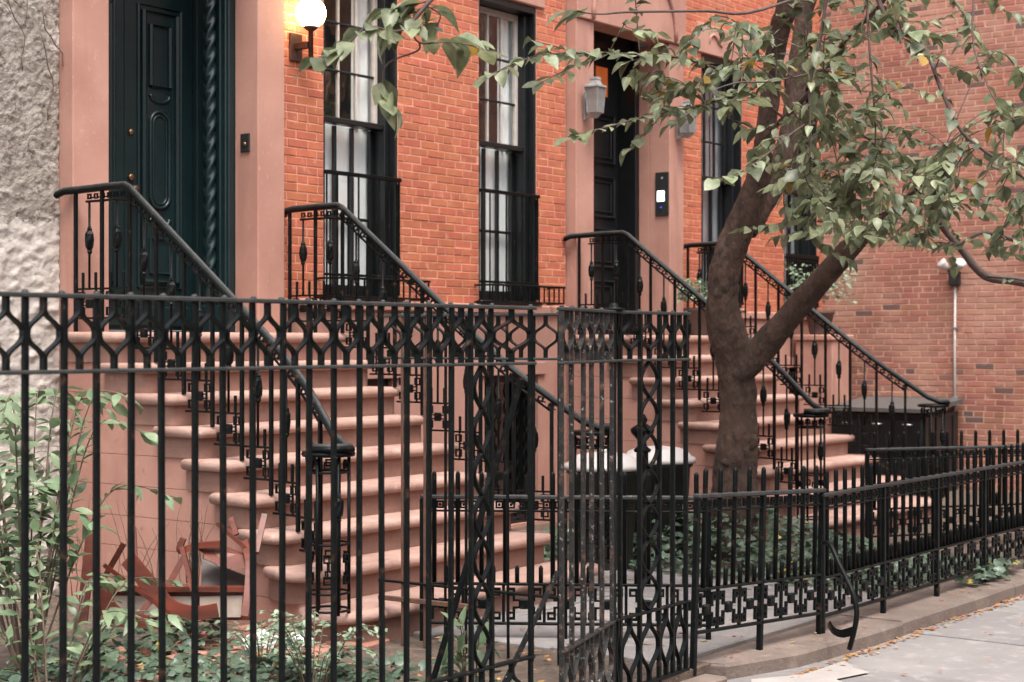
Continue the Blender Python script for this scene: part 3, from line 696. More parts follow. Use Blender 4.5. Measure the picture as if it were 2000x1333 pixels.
# ---------------------------------------------------------------- tall iron fence, gate and braces
def frame(a, b, z=0.):
    dx, dy = b[0]-a[0], b[1]-a[1]; return (a[0], a[1], z), atan2(dy, dx), sqrt(dx*dx + dy*dy)
ZT, ZB, ZL, ZF = 1.787, 1.562, .40, .075
def ogee(w, h):            # half outline between rails, for one side
    pts = [(0, h), (0, h - .035)]
    for k in range(1, 8):
        t = k/8; pts.append((w * (.5 - .5*cos(pi*t)), h - .035 - (h*.46 - .035 - .0)*t))
    pts += [(w, h*.54), (w, h*.46)]
    for k in range(1, 8):
        t = k/8; pts.append((w * (.5 + .5*cos(pi*t)), h*.46 - (h*.46 - .035)*t))
    return pts + [(0, .035), (0, 0)]
def tall_panel(g, L_, bars, mt, bw=.018, band=True, wave=(), foot=True, low=True, rails=True, rmt=None):
    rmt = rmt or mt
    MB().cbox(-.012, -.019, ZT - .014, L_ + .012, .019, ZT, .003).build('rail', IRONR, g)
    MB().cbox(-.012, -.017, ZB - .006, L_ + .012, .017, ZB + .006, .003).build('rail', IRONR, g)
    MB().cbox(-.005, -.015, ZL - .006, L_ + .005, .015, ZL + .006, .003).build('rail', mt, g)
    if low: MB().cbox(-.005, -.015, ZF - .006, L_ + .005, .015, ZF + .006, .003).build('rail', mt, g)
    rv = shared('rivet', lambda m: m.lathe([(.011, 0), (.010, .004), (.006, .008), (.001, .0095)], 10), IRONR)
    for n, x in enumerate(bars):
        j = R.gauss(0, .0015)
        me = shared(('bar', bw, foot), lambda m: m.cbox(-bw/2, -bw/2, -.02 if foot else ZF, bw/2, bw/2, ZT - .014, .0025), mt if not (rmt is not mt and n < 3) else rmt)
        ob('bar', me, g, loc=(x + j, R.gauss(0, .001), 0), rot=(R.gauss(0, .0025), R.gauss(0, .0025), R.gauss(0, .06))); ob('rivet', rv, g, loc=(x, 0, ZT - .0005))
    h = ZT - .014 - ZB - .006
    for a, b in zip(bars, bars[1:]):
        w_ = (b - a)/2 - bw/2 - .002; c = (a + b)/2
        for sg in (-1, 1):
            me = shared(('scroll', round(w_, 3), sg), lambda m: m.ribbon([(sg*x + sg*.0025, z) for x, z in ogee(w_, h)], .007, .022), mt)
            ob('scroll', me, g, loc=(c, 0, ZB + .006))
            if low:
                h2 = ZL - ZF - .012; me = shared(('low_scroll', round(w_, 3), sg), lambda m: m.ribbon([(sg*x + sg*.0025, z) for x, z in ogee(w_, h2)], .007, .022), mt)
                ob('scroll', me, g, loc=(c, 0, ZF + .006))
    for (a, b) in wave:
        c = (a + b)/2; w_ = (b - a)/2 - bw/2 - .005
        for sg in (-1, 1):
            pts = [(c + sg*w_*sin(pi*k/10), ZL + .006 + (ZB - ZL - .012)*k/70) for k in range(71)]
            MB().ribbon(pts, .007, .02).build('wave_strip', mt, g)
A0, A1 = (2.344, -4.475), (5.235, -4.485)
lo, rz, L_ = frame(A0, A1)
F = thing('tall_iron_fence', 'tall black iron fence with an ogee band filling the left foreground', 'fence', lo, rz)
bars = [.0 + .1253*k for k in range(24)]; bars = [b for b in bars if b < L_ - .01]; bars[-1] = L_ - .01
tall_panel(F, L_, bars, IRON, wave=[(bars[-3], bars[-2])])
MB().sqbar((2.86, .03, 1.50), (2.80, .55, -.05), .018).build('brace', IRON, F)
lo, rz, L_ = frame((5.375, -4.53), (6.10, -4.295))
G = thing('tall_iron_gate', 'weathered tall iron gate with peeling paint standing ajar beside the fence end', 'gate', lo, rz)
tall_panel(G, L_, [.0, .145, .29, .435, .58, L_ - .01], IRONW, bw=.019, foot=False)
MB().sqbar((.02, .022, .72), (.05, .34, .09), .018).build('brace', IRONW, G)
lo, rz, L_ = frame((6.125, -4.285), (6.79, -4.265))
P = thing('tall_iron_fence', 'short tall iron fence panel with a wavy strip beside the low gate', 'fence', lo, rz)
tall_panel(P, L_, [0, .055, .22, .40, .53, L_ - .01], IRON, bw=.02, wave=[(.22, .40)])
MB().lathe([(.05, ZT + .001), (.052, ZT + .008), (.02, ZT + .015), (.018, ZT + .03), (.004, ZT + .034)], 14, (0.0, 0, 0)).build('post_cap', IRON, P)
lo, rz, L_ = frame((6.43, -2.62), (6.50, -3.72))
Q = thing('tall_iron_gate', 'tall open gate leaf with thin rusty bars behind the iron fence', 'gate', lo, rz)
tall_panel(Q, L_, [0, .145, .29, .42, .55, .68, .81, .95, L_ - .005], IRON, bw=.013, foot=False, low=False, rmt=RUST)
MB().cbox(.0, -.02, ZL - .10, .60, .0, ZL - .075, .003).build('rusty_rail', RUST, Q)
# ---------------------------------------------------------------- low Greek key fences
def low_key(m):
    for sx in (-1, 1):
        for sz in (-1, 1):
            def bx_(x0, x1, z0, z1): m.box(min(sx*x0, sx*x1), -.007, min(sz*z0, sz*z1), max(sx*x0, sx*x1), .007, max(sz*z0, sz*z1))
            bx_(.046, .060, .014, .084); bx_(.060, .093, .070, .084); bx_(.081, .093, .042, .070); bx_(.060, .081, .042, .052)
        m.box(sx*.046 if sx < 0 else .027, -.006, -.024, .046 if sx > 0 else -.027, .006, -.014); m.box(sx*.046 if sx < 0 else .027, -.006, .014, .046 if sx > 0 else -.027, .006, .024)
    m.cbox(-.027, -.013, -.027, .027, .013, .027, .007)
def low_panel(g, L_, sp, zr=.824, mt=IRON, post=.9, zb=.165, zm=.372, leg=.02):
    MB().cbox(-.01, -.022, zr - .016, L_ + .01, .022, zr + .006, .005).build('top_rail', IRONR, g)
    MB().cbox(0, -.010, zr - .084, L_, .010, zr - .074, .002).build('rail', mt, g)
    MB().cbox(0, -.014, zm - .007, L_, .014, zm + .007, .003).build('rail', mt, g)
    MB().cbox(0, -.014, zb - .007, L_, .014, zb + .007, .003).build('rail', mt, g)
    pk = shared(('picket', zr), lambda m: m.lathe([(.013, zm + .007), (.013, zr + .105), (.012, zr + .118), (.006, zr + .127), (.001, zr + .129)], 8), mt)
    sk = shared(('short_picket', zr), lambda m: m.lathe([(.012, zm + .007), (.012, zm + .085), (.006, zm + .097), (.001, zm + .1)], 8), mt)
    fz = shared('low_frieze', lambda m: (hook(m, 0, 0, .04, .009, .006), m.cbox(-.007, -.009, -.007, .007, .009, .007, .002)) and None, mt)
    n = max(1, round(L_ / sp)); d = L_ / n
    for k in range(n):
        x = (k + .5) * d
        ob('picket', pk, g, loc=(x, 0, 0)); 
        if k < n - 1: ob('short_picket', sk, g, loc=(x + .5*d, 0, 0))
        for q in (-.25, .25): ob('frieze_square', fz, g, loc=(x + q*d, 0, zr - .046))
    u = max(1, round(L_ / .215)); e = L_ / u
    kp = shared('low_key_panel', low_key, mt); vb = shared(('low_bar', zm), lambda m: m.cbox(-.008, -.008, zb + .007, .008, .008, zm - .007, .002), mt)
    for k in range(u):
        ob('key_panel', kp, g, loc=((k + .5)*e, 0, (zm + zb)/2), scale=(e/.216, 1, 1))
        if k: ob('bar', vb, g, loc=(k*e, 0, 0))
    np_ = max(1, round(L_ / post))
    for k in range(np_ + 1):
        x = k * L_ / np_
        MB().cbox(x - .014, -.014, leg, x + .014, .014, zr - .016, .003).build('post', mt, g)
lo, rz, L_ = frame((6.84, -4.27), (8.03, -4.345))
LG = thing('low_iron_gate', 'low iron gate panel sagging slightly beside the tall fence', 'gate', lo, rz)
LG.rotation_euler = (0, radians(2.6), rz); LG.location.z = .075
low_panel(LG, L_, .128, zr=.83, post=.6, leg=-.04)
lo, rz, L_ = frame((8.06, -4.35), (16.6, -4.36))
LF = thing('low_iron_fence', 'long low iron fence with spiked pickets along the kerb', 'fence', lo, rz)
low_panel(LF, 4.68, .112, post=.78, leg=.07)
lo, rz, L_ = frame((6.62, -2.75), (7.45, -4.0))
low_panel(thing('low_iron_fence', 'low iron railing between the open gate and the near stoop', 'fence', lo, rz), L_, .125, zr=.835, post=.7, leg=.06)
lo, rz, L_ = frame((11.55, -3.0), (12.9, -3.95))
low_panel(thing('low_iron_fence', 'low iron fence far back in front of the black bin locker', 'fence', lo, rz), L_, .125, zr=.83, post=.8, leg=.06)
# bent iron bar at the kerb
bb = thing('bent_iron_stop', 'bent black iron bar standing at the kerb in front of the low fence', 'iron bar', (7.8, -4.5, .0))
pts = [at(1607, 1060, 8.62), at(1622, 1066, 8.56), at(1640, 1105, 8.48), at(1662, 1150, 8.38), at(1673, 1190, 8.34), at(1670, 1225, 8.34), at(1659, 1268, 8.38)]
def sm(pts, n=6):
    out = []; P_ = [Vector(p) for p in pts]
    for i in range(len(P_)-1):
        p0, p1, p2, p3 = P_[max(i-1, 0)], P_[i], P_[i+1], P_[min(i+2, len(P_)-1)]
        for k in range(n):
            t = k/n; out.append(.5*((2*p1) + (-p0+p2)*t + (2*p0-5*p1+4*p2-p3)*t*t + (-p0+3*p1-3*p2+p3)*t**3))
    return out + [P_[-1]]
o0 = Vector(bb.location)
MB().tube([p - o0 for p in sm(pts)], .0135, 8).build('bent_bar', IRON, bb)
pts = [at(1619, 1218, 8.50), at(1628, 1232, 8.46), at(1645, 1238, 8.42), at(1668, 1232, 8.36)]
MB().tube([p - o0 for p in sm(pts)], .022, 4, smooth=False, sq=(1, .35)).build('cross_plate', IRON, bb)
# ---------------------------------------------------------------- lamps and fittings
def globe_lamp():
    p = Vector((8.45, 0, 3.985)); g = thing('globe_wall_lamp', 'lit white globe lamp on a bronze bracket beside the tall window', 'wall lamp', p)
    MB().cbox(-.06, -.03, -.33, .06, -.011, -.13, .004).build('back_plate', BRONZE, g)
    MB().cbox(-.022, -.15, -.25, .022, -.031, -.20, .004).build('arm', BRONZE, g)
    MB().lathe([(.018, -.40), (.018, -.13), (.03, -.125), (.055, -.105), (.055, -.098)], 16, (0, -.17, 0)).build('stem', BRONZE, g)
    m = MB(); m.lathe([(.108*sin(pi*k/16) + .0005, -.108*cos(pi*k/16)) for k in range(17)], 28, (0, -.17, 0)); m.build('globe', GLOBE, g)
GLOBE = emit('lit_opal_glass', (1, .72, .38), 9.0)
globe_lamp()
LANT = mat('frosted_glass', (.36, .35, .34), (.26, .255, .25), .25, 9, trans=.3)
GALV = mat('weathered_zinc', (.33, .34, .33), (.22, .23, .225), .55, 14, metal=.3)
for (x, y, z, lb) in ((X2 + .15, -.13, 3.82, 'pale metal carriage lantern on the left side of the black double door'), (X2 + 1.73, -.13, 3.80, 'pale metal carriage lantern on the right side of the black double door')):
    g = thing('wall_lantern', lb, 'lantern', (x, y, z), 0, 'carriage lanterns'); q = pi/4; g.scale = (.7, .7, .66)
    MB().cbox(-.03, .01, -.32, .03, .028, .05, .004).cbox(-.012, -.12, -.30, .012, .01, -.27, .003).build('bracket', GALV, g)
    MB().tube([(0, -.13, .10), (0, -.13, .125), (0, -.13, .14), (0, -.13, .20), (0, -.13, .205), (0, -.13, .235)], [.15, .145, .09, .065, .075, .07], 4, True, False, q, up=(1, 0, 0)).build('roof', GALV, g)
    for sx in (-1, 1):
        for sy in (-1, 1): MB().sqbar((sx*.07, -.13 + sy*.07, -.24), (sx*.092, -.13 + sy*.092, .10), .014).build('corner_bar', GALV, g)
    MB().tube([(0, -.13, -.235), (0, -.13, .099)], [.093, .124], 4, False, False, q, up=(1, 0, 0)).build('glazing', LANT, g)
    MB().tube([(0, -.13, -.31), (0, -.13, -.26), (0, -.13, -.235)], [.03, .07, .105], 4, True, False, q, up=(1, 0, 0)).build('base', GALV, g)
    MB().lathe([(.02, -.23), (.02, -.12), (.014, -.10), (.002, -.06)], 10, (0, -.13, 0)).build('candle', WHITEP, g)
# doorbells
d = thing('doorbell', 'small black doorbell plate on the brownstone reveal of the green door', 'doorbell', (X1 + 1.60, .02, 3.03))
MB().cbox(-.012, -.045, -.065, .0, .045, .065, .003).build('plate', BLKPL, d)
MB().lathe([(.016, 0), (.015, .006), (.004, .008)], 12).build('button', BRASS, d, loc=(-.012, 0, -.01), rot=(0, -pi/2, 0))
d = thing('intercom_panel', 'black intercom panel with lit screen beside the black double door', 'intercom', (X2 + 1.60, -.02, 3.06))
MB().cbox(-.016, -.075, -.21, .0, .075, .21, .004).build('plate', BLKPL, d)
SCR = emit('lit_screen', (.85, .95, 1.0), 1.3); BLUEL = emit('blue_light', (.01, .05, .5), .25)
MB().cbox(-.021, -.03, -.07, -.0165, .05, .03, .002).build('screen', SCR, d)
MB().lathe([(.012, 0), (.011, .004), (.002, .005)], 10).build('camera_eye', STEEL, d, loc=(-.016, 0, .15), rot=(0, -pi/2, 0))
MB().lathe([(.012, 0), (.011, .005), (.002, .006)], 10).build('button', BLUEL, d, loc=(-.016, .01, -.13), rot=(0, -pi/2, 0))
# flood lamp with conduit on the side wall
g = thing('flood_lamp', 'black twin flood lamp with a pale conduit on the side brick wall', 'lamp', (16.84, -1.58, 2.33))
MB().cbox(-.07, -.06, -.09, .0, .06, .07, .012).build('box', BLKPL, g)
for s_ in (-1, 1):
    MB().tube([(-.05, s_*.03, .05), (-.09, s_*.06, .10)], .02, 8).build('socket', BLKPL, g)
    MB().lathe([(.025, 0), (.04, .03), (.062, .09), (.062, .105), (.03, .115)], 16).build('bulb', WHITEP, g, loc=(-.085, s_*.055, .09), rot=(s_*-.6, -.75, 0))
MB().tube([(-.02, 0, -.09), (-.02, 0.005, -.8), (-.02, 0, -1.85)], .014, 8).build('conduit', WHITEP, g)
for z in (-.55, -1.3): MB().cbox(-.04, -.03, z, -.004, .03, z + .02, .003).build('clip', STEEL, g)
# ---------------------------------------------------------------- bins, locker, planters
def can(p, lb, tilt):
    g = thing('rubbish_bin', lb, 'bin', p, R.random(), 'rubbish bins in the areaway')
    MB().lathe([(.19, 0), (.2, .02), (.235, .66), (.255, .67), (.255, .70), (.24, .70)], 28).build('body', BLKPL, g)
    lid = MB().lathe([(.275, .695), (.28, .71), (.275, .73), (.24, .745), (.22, .775), (.16, .80), (.06, .812), (.01, .814)], 28).build('lid', WHITEP, g)
    MB().tube([(-.06, 0, .80), (-.05, 0, .835), (.05, 0, .835), (.06, 0, .80)], .012, 8).build('handle', WHITEP, lid)
can((10.2, -1.98, YZ), 'round black bin with a white lid in the areaway left of the tree', 0)
can((9.42, -2.02, YZ), 'round black bin with a white lid half hidden behind the tall gate', 0)
g = thing('bin_locker', 'black metal bin locker with a sloping lid against the side wall', 'locker', (15.9, -1.64, YZ))
MB().cbox(0, 0, 0, .86, 1.06, .84, .01).build('body', BLACKP, g)
m = MB(); m.add([(-.05, -.04, .845), (.9, -.04, .92), (.9, 1.09, .92), (-.05, 1.09, .845), (-.05, -.04, .885), (.9, -.04, .97), (.9, 1.09, .97), (-.05, 1.09, .885)], [(0,3,2,1),(4,5,6,7),(0,1,5,4),(1,2,6,5),(2,3,7,6),(3,0,4,7)]); m.build('lid', mat('felted_lid', (.085, .075, .07), (.06, .053, .05), .8, 20), g)
for k in range(3):
    MB().cbox(-.018, .05 + k*.335, .08, -.0, .34 + k*.335, .76, .006).build('door_panel', BLACKP, g)
    MB().tube([(-.02, .14 + k*.335, .72), (-.055, .15 + k*.335, .72), (-.055, .23 + k*.335, .72), (-.02, .24 + k*.335, .72)], .009, 8).build('handle', STEEL, g)
for s_ in (0, 1): MB().cbox(.1 + .6*s_, -.012, .1, .16 + .6*s_, -.0, .8, .003).build('strap', BLACKP, g)
# post with an urn finial in the areaway
g = thing('urn_post', 'dark iron post with an urn finial glimpsed through the tall gate', 'post', (8.98, -2.62, YZ))
MB().cbox(-.03, -.03, 0, .03, .03, .86, .005).build('shaft', IRON, g)
MB().lathe([(.05, .86), (.06, .875), (.03, .90), (.025, .93), (.075, .985), (.08, 1.01), (.05, 1.03), (.025, 1.045), (.035, 1.07), (.02, 1.10), (.002, 1.115)], 16).build('urn', IRON, g)
# ---------------------------------------------------------------- foliage
def leaf_fn(wd, droop, fold, tw=0.):
    def fn(m):
        prof = [(0, .02), (.16, .55), (.38, 1.0), (.62, .86), (.84, .42), (1.0, 0)]
        v = []
        for (x, q) in prof:
            z = -droop * x * x
            v += [(x, -wd*q*(1 + .12*tw), z + (fold + tw*x)*q*wd), (x, .05*tw*sin(pi*x), z), (x, wd*q*(1 - .12*tw), z + (fold - tw*x)*q*wd)]
        f = []
        for i in range(len(prof)-1):
            a, b = i*3, i*3+3
            f += [(a, b, b+1, a+1), (a+1, b+1, b+2, a+2)]
        m.add(v, f, True)
    return fn
def ivy_fn(m):
    pts = [(0, 0), (.12, -.34), (.34, -.5), (.5, -.26), (.75, -.3), (1, 0), (.75, .3), (.5, .26), (.34, .5), (.12, .34)]
    v = [(.42, 0, .06)] + [(x, y, -.10*abs(y) - .1*x*x) for x, y in pts]
    m.add(v, [(0, 1+k, 1+(k+1) % 10) for k in range(10)], True)
def basis(d, n):
    d = d.normalized(); n = (n - d*n.dot(d)).normalized(); b = n.cross(d)
    return Matrix(((d.x, b.x, n.x, 0), (d.y, b.y, n.y, 0), (d.z, b.z, n.z, 0), (0, 0, 0, 1)))
def place_leaves(parent, items, meshes, keep, name='leaf', stuffname='leaves'):
    """items: (point, direction, normal, size); the ones that show largest stay single leaves"""
    po = Vector(parent.matrix_basis.translation)
    info = []
    for it in items:
        q = proj(it[0]); vis = q is not None and shown(it[0], -4)
        info.append((it[3]/q[2] if vis else 0, it))
    info.sort(key=lambda x: -x[0]); srcs = [([v.co.copy() for v in me.vertices], [tuple(p.vertices) for p in me.polygons]) for me in meshes]
    rest = MB()
    for i, (sz, (p, d, n, s)) in enumerate(info):
        M = Matrix.Translation(p - po) @ basis(d, n) @ Matrix.Scale(s, 4); k = R.randrange(len(meshes))
        if i < keep and sz > 0: ob(name, meshes[k], parent, M=M)
        else: rest.add([M @ v for v in srcs[k][0]], srcs[k][1], True)
    if rest.v: rest.build(stuffname, meshes[0].materials[0], parent, kind='stuff')
def rvec(s=1.): return Vector((R.gauss(0, s), R.gauss(0, s), R.gauss(0, s)))
# ---- the street tree
TB = Vector((10.5, -2.43, YZ))
tree = thing('street_tree', 'crooked forked tree with pale green leaves behind the low fence', 'tree', TB)
def limb(name, pts, rs, n=20, jig=.09, parent=tree):
    rs = [r_*.9 for r_ in rs]
    P_ = sm([p for p in pts], 22); m = len(pts); rr = []
    for i in range(len(P_)):
        t = i / 22; k = min(int(t), m - 2); rr.append(lerp(rs[k], rs[k+1], t - k))
    mb = MB().tube([p - TB for p in P_], rr, 64, jig=jig)
    nn = 64; L_ = len(P_); out = list(mb.v)          # plated, fissured bark cut into the surface
    for i in range(L_):
        c = P_[i] - TB
        for k in range(nn):
            p = Vector(mb.v[i*nn + k]); q = Vector((p.x*38, p.y*38, p.z*11))
            w_ = Vector((noise.noise(q*.5), noise.noise(q*.5 + Vector((9, 0, 0))), noise.noise(q*.4 + Vector((0, 9, 0)))))*.8
            rid = abs(noise.noise(q + w_)); d = min(rid, .32)/.32; e = noise.noise(p*60)
            out[i*nn + k] = tuple(p + (p - c).normalized()*(.0055*(d - .8) + .0018*e))
    mb.v = out
    mb.build(name, BARK, parent); return P_[::3]
trunk = [TB + Vector((0, 0, -.1)), at(1432, 1000, 11.9), at(1438, 900, 11.9), at(1443, 800, 11.88), at(1436, 710, 11.85), at(1418, 640, 11.8), at(1410, 575, 11.75), at(1422, 505, 11.7), at(1452, 430, 11.6), at(1478, 360, 11.5), at(1490, 297, 11.4), at(1500, 223, 11.3), at(1510, 130, 11.2), at(1525, 50, 11.1), at(1542, -30, 11.0), at(1600, -500, 11)]
limb('trunk', trunk, [.22, .20, .175, .145, .152, .152, .124, .124, .118, .10, .082, .076, .074, .08, .07, .05], 28)
stem2 = [at(1455, 450, 11.68), at(1495, 385, 11.75), at(1532, 310, 11.8), at(1549, 235, 11.85), at(1556, 150, 11.9), at(1568, 60, 12), at(1590, -30, 12.1), at(1780, -480, 12.3)]
limb('limb', stem2, [.10, .11, .105, .088, .078, .072, .065, .05])
arm = [at(1440, 735, 11.8), at(1485, 685, 11.75), at(1540, 620, 11.6), at(1600, 552, 11.4), at(1655, 490, 11.2), at(1705, 445, 11.0), at(1760, 405, 10.8), at(1810, 350, 10.6), at(1850, 280, 10.4)]
arm_p = limb('limb', arm, [.10, .115, .10, .092, .085, .06, .045, .03, .018])
for (px, py, Z, s_) in ((1405, 573, 11.655, .042), (1460, 866, 11.775, .05), (1418, 905, 11.77, .03)):
    p = at(px, py, Z) - TB; m = MB(); d_ = -FW
    m.tube([p + d_*(-.09), p + d_*(-.012), p + d_*.012, p + d_*.008, p + d_*(-.02)], [s_*1.5, s_*1.25, s_*.95, s_*.6, s_*.2], 16, jig=.5); m.build('knot', BARK, tree)
# branches: pixel x, y, distance
def br(*q): return [at(*p) for p in q]
TW = []
def branch(pts, r0, r1, lf=0, name='branch'):
    P_ = sm(pts, 5); n = len(P_)
    MB().tube([p - TB for p in P_], [lerp(r0, r1, i/(n-1)) for i in range(n)], 7, jig=.15).build(name, TWIG, tree)
    return P_
LV = []
def leafy(P_, t0, step, size, droop=.2, both=True):
    """alternate leaves along a path from fraction t0"""
    n = len(P_); acc = 0; side = 1
    for i in range(int(t0*(n-1)), n-1):
        seg = P_[i+1] - P_[i]; l = seg.length; acc += l
        while acc > step:
            acc -= step; d = seg.normalized(); sd_ = d.cross(Vector((0, 0, 1)));
            if sd_.length < .1: sd_ = Vector((1, 0, 0))
            sd_ = sd_.normalized() * side; side = -side
            dd = sd_*.8 + d*R.uniform(.3, .9) + Vector((0, 0, -droop*R.uniform(.3, 1.6))) + rvec(.18)
            LV.append((P_[i] + seg*R.random() , dd, Vector((0, 0, 1)) + rvec(.30) - FW*.08, size*R.choice((.55, .75, .9, 1, 1.1, 1.3))*R.uniform(.9, 1.1)))
    LV.append((P_[-1], (P_[-1]-P_[-2]).normalized() + Vector((0, 0, -.25)), Vector((0, 0, 1)) + rvec(.3), size*1.1))
majors = []
def bl(q, r0, r1, t0=.1, step=.05, size=.085, lf=True, droop=.2):
    P_ = branch(br(*q), r0, r1)
    if lf: leafy(P_, t0, step, size, droop)
    majors.append(P_); return P_
# sprays reaching towards the street at the upper left
b0 = bl([(1560, -60, 9.5), (1300, -110, 7.6), (1050, -90, 6.4), (905, -45, 6.0), (842, 0, 5.9), (800, 51, 5.85)], .016, .006, lf=False)
bl([(842, 0, 5.9), (800, 51, 5.85), (765, 62, 5.8), (720, 52, 5.75), (680, 85, 5.7), (640, 108, 5.68), (618, 118, 5.66)], .005, .002, .08, .020, .11)
bl([(842, 0, 5.9), (790, 15, 5.9), (745, 20, 5.85)], .003, .002, .1, .02, .105)
bl([(842, 0, 5.9), (815, 22, 5.95), (785, 34, 5.95), (752, 66, 5.9)], .003, .002, .1, .02, .10)
bl([(830, 10, 5.9), (860, 30, 6), (850, 55, 6)], .003, .002, .1, .025, .095)
bl([(800, 51, 5.85), (819, 84, 5.85), (870, 82, 5.9), (915, 88, 5.95), (935, 95, 6)], .004, .002, .25, .022, .105)
bl([(819, 84, 5.85), (815, 100, 5.85), (759, 123, 5.8), (747, 158, 5.8), (757, 186, 5.8), (770, 210, 5.8)], .004, .002, .55, .018, .10, droop=.6)
bl([(1700, -60, 8.5), (1486, 20, 7.2), (1377, 22, 6.9), (1229, 24, 6.6), (1172, 28, 6.5), (1120, 22, 6.45)], .008, .0025, .84, .02, .12)
bl([(1520, 160, 11), (1402, 134, 10), (1328, 113, 9.4), (1229, 106, 8.9), (1130, 104, 8.5), (1040, 112, 8.2), (950, 150, 7.9)], .009, .003, .12, .036, .10)
bl([(1130, 104, 8.5), (1080, 90, 8.3), (1040, 80, 8.2)], .003, .002, .1, .04, .09)
bl([(1180, 106, 8.7), (1120, 130, 8.5), (1060, 160, 8.3)], .003, .002, .1, .04, .09)
bl([(1530, 230, 11.2), (1450, 178, 10), (1380, 205, 9.5), (1290, 220, 9), (1200, 245, 8.7), (1110, 268, 8.5)], .009, .003, .15, .036, .10)
bl([(1380, 205, 9.5), (1330, 160, 9.3), (1290, 150, 9.2)], .003, .002, .1, .04, .10)
bl([(1300, 218, 9), (1250, 270, 8.9), (1230, 290, 8.9)], .003, .002, .1, .035, .10)
bl([(1640, 130, 9.8), (1580, 145, 9), (1500, 160, 8.4), (1440, 162, 8.1), (1392, 180, 8), (1425, 196, 7.9), (1470, 195, 7.8)], .006, .002, .72, .028, .095)
bl([(1600, 225, 9), (1545, 262, 8.4), (1500, 300, 8.1), (1450, 335, 7.9), (1405, 350, 7.8)], .006, .002, .5, .026, .10)
bl([(1545, 262, 8.4), (1500, 275, 8.2), (1480, 290, 8.2)], .003, .002, .1, .04, .09)
bl([(1530, 80, 11), (1470, 60, 9.6), (1440, 45, 9)], .005, .002, .3, .035, .10)
# crown at the upper right
bl([(1512, 250, 11.4), (1600, 160, 10.8), (1650, 80, 10.3), (1720, 10, 9.8), (1760, -60, 9.6)], .02, .01, .3, .08, .10)
bl([(1620, -60, 8), (1605, 60, 8), (1582, 170, 8), (1582, 300, 8), (1560, 330, 8)], .010, .003, .15, .05, .095)
bl([(1700, -40, 9.6), (1740, 50, 9.4), (1800, 85, 9.2), (1840, 180, 9), (1880, 260, 8.9), (1960, 320, 8.8), (2030, 370, 8.8)], .016, .006, .1, .06, .095)
bl([(1690, -40, 9), (1700, 120, 8.8), (1710, 250, 8.7), (1705, 330, 8.7)], .008, .003, .1, .045, .095)
bl([(1905, -40, 9), (1900, 80, 8.8), (1930, 170, 8.6), (1965, 235, 8.5)], .006, .002, .2, .06, .085)
bl([(2060, 575, 10.4), (2000, 552, 10.3), (1926, 540, 10.2), (1880, 490, 10.2), (1835, 435, 10.2), (1815, 380, 10.2)], .034, .016, .7, .06, .095)
bl([(2060, 500, 9.8), (1985, 470, 9.8), (1920, 455, 9.8), (1870, 480, 9.8)], .022, .006, .2, .05, .085)
bl([(1926, 540, 10.2), (1975, 545, 9.9), (2040, 552, 9.6)], .008, .004, .2, .05, .085)
bl([(2060, 215, 9.2), (1960, 240, 9.2), (1880, 270, 9.3)], .004, .002, .3, .06, .08)
bl([(1655, 490, 11.2), (1640, 420, 10.8), (1600, 370, 10.4), (1560, 350, 10)], .012, .004, .2, .04, .10)
bl([(1705, 445, 11), (1730, 370, 10.6), (1720, 300, 10.2), (1680, 260, 9.9)], .012, .004, .2, .04, .10)
# many small sprays filled in, each rooted on the nearest branch
allp = [p for P_ in majors for p in P_] + list(arm_p[28:])
def spray(px, py, Z, size):
    c = at(px, py, Z); q = min(allp, key=lambda p: (p - c).length)
    mid = (q + c)/2 + Vector((0, 0, .05)) + rvec(.03); L0 = (c - q).length
    tip = c + Vector((R.gauss(0, .10), R.gauss(0, .10), R.uniform(-.12, .04))) + RT*R.choice((-1, 1))*R.uniform(.05, .16)
    P_ = sm([q, mid, c, tip], 5); TWG.tube([p - TB for p in P_], [lerp(.0038, .0014, i/(len(P_)-1)) for i in range(len(P_))], 5)
    leafy(P_, .45 if L0 > .5 else .15, .028, size, .22)
TWG = MB()
for q_ in ([(1545, -60, 11), (1400, -240, 9.8), (1250, -330, 8.8)], [(1600, -60, 12), (1800, -260, 10.5), (1980, -330, 9.5)], [(1590, -200, 11), (1560, -400, 10), (1500, -560, 9.2)]): allp += bl(q_, .03, .01, .2, .06, .09)
for k in range(128):
    while True:
        px, py = R.uniform(1490, 2010), R.uniform(-20, 500)
        dn = math.exp(-(((px - 1700)/150)**2 + ((py - 370)/95)**2)) + .45*math.exp(-(((px - 1640)/130)**2 + ((py - 120)/110)**2)) + .55*math.exp(-(((px - 1950)/90)**2 + ((py - 415)/60)**2)) + .28*math.exp(-(((px - 1850)/160)**2 + ((py - 60)/80)**2)) + .10
        if py > 470 and px < 1800: dn *= .2
        if R.random() < dn: break
    spray(px, py, R.uniform(8.2, 11.2), R.uniform(.07, .10))
for k in range(16): spray(R.uniform(1180, 1480), R.gauss(150, 60), R.uniform(8.6, 9.6), .09)
for k in range(130): spray(R.gauss(1640, 230), R.uniform(-620, -60), R.uniform(8.2, 12), .085)
TWG.build('twigs', TWIG, tree, kind='stuff')
lm = [shared(('leaf_a', i), leaf_fn(w_, d_, f_, tw_), LEAF) for i, (w_, d_, f_, tw_) in enumerate(((.31, .12, .25, .2), (.34, .22, .45, -.3), (.27, -.06, .15, .5), (.32, .35, .3, 0), (.24, .5, .6, -.6), (.35, .1, .1, .35), (.29, .28, .75, -.15)))]
place_leaves(tree, LV, lm, 300)
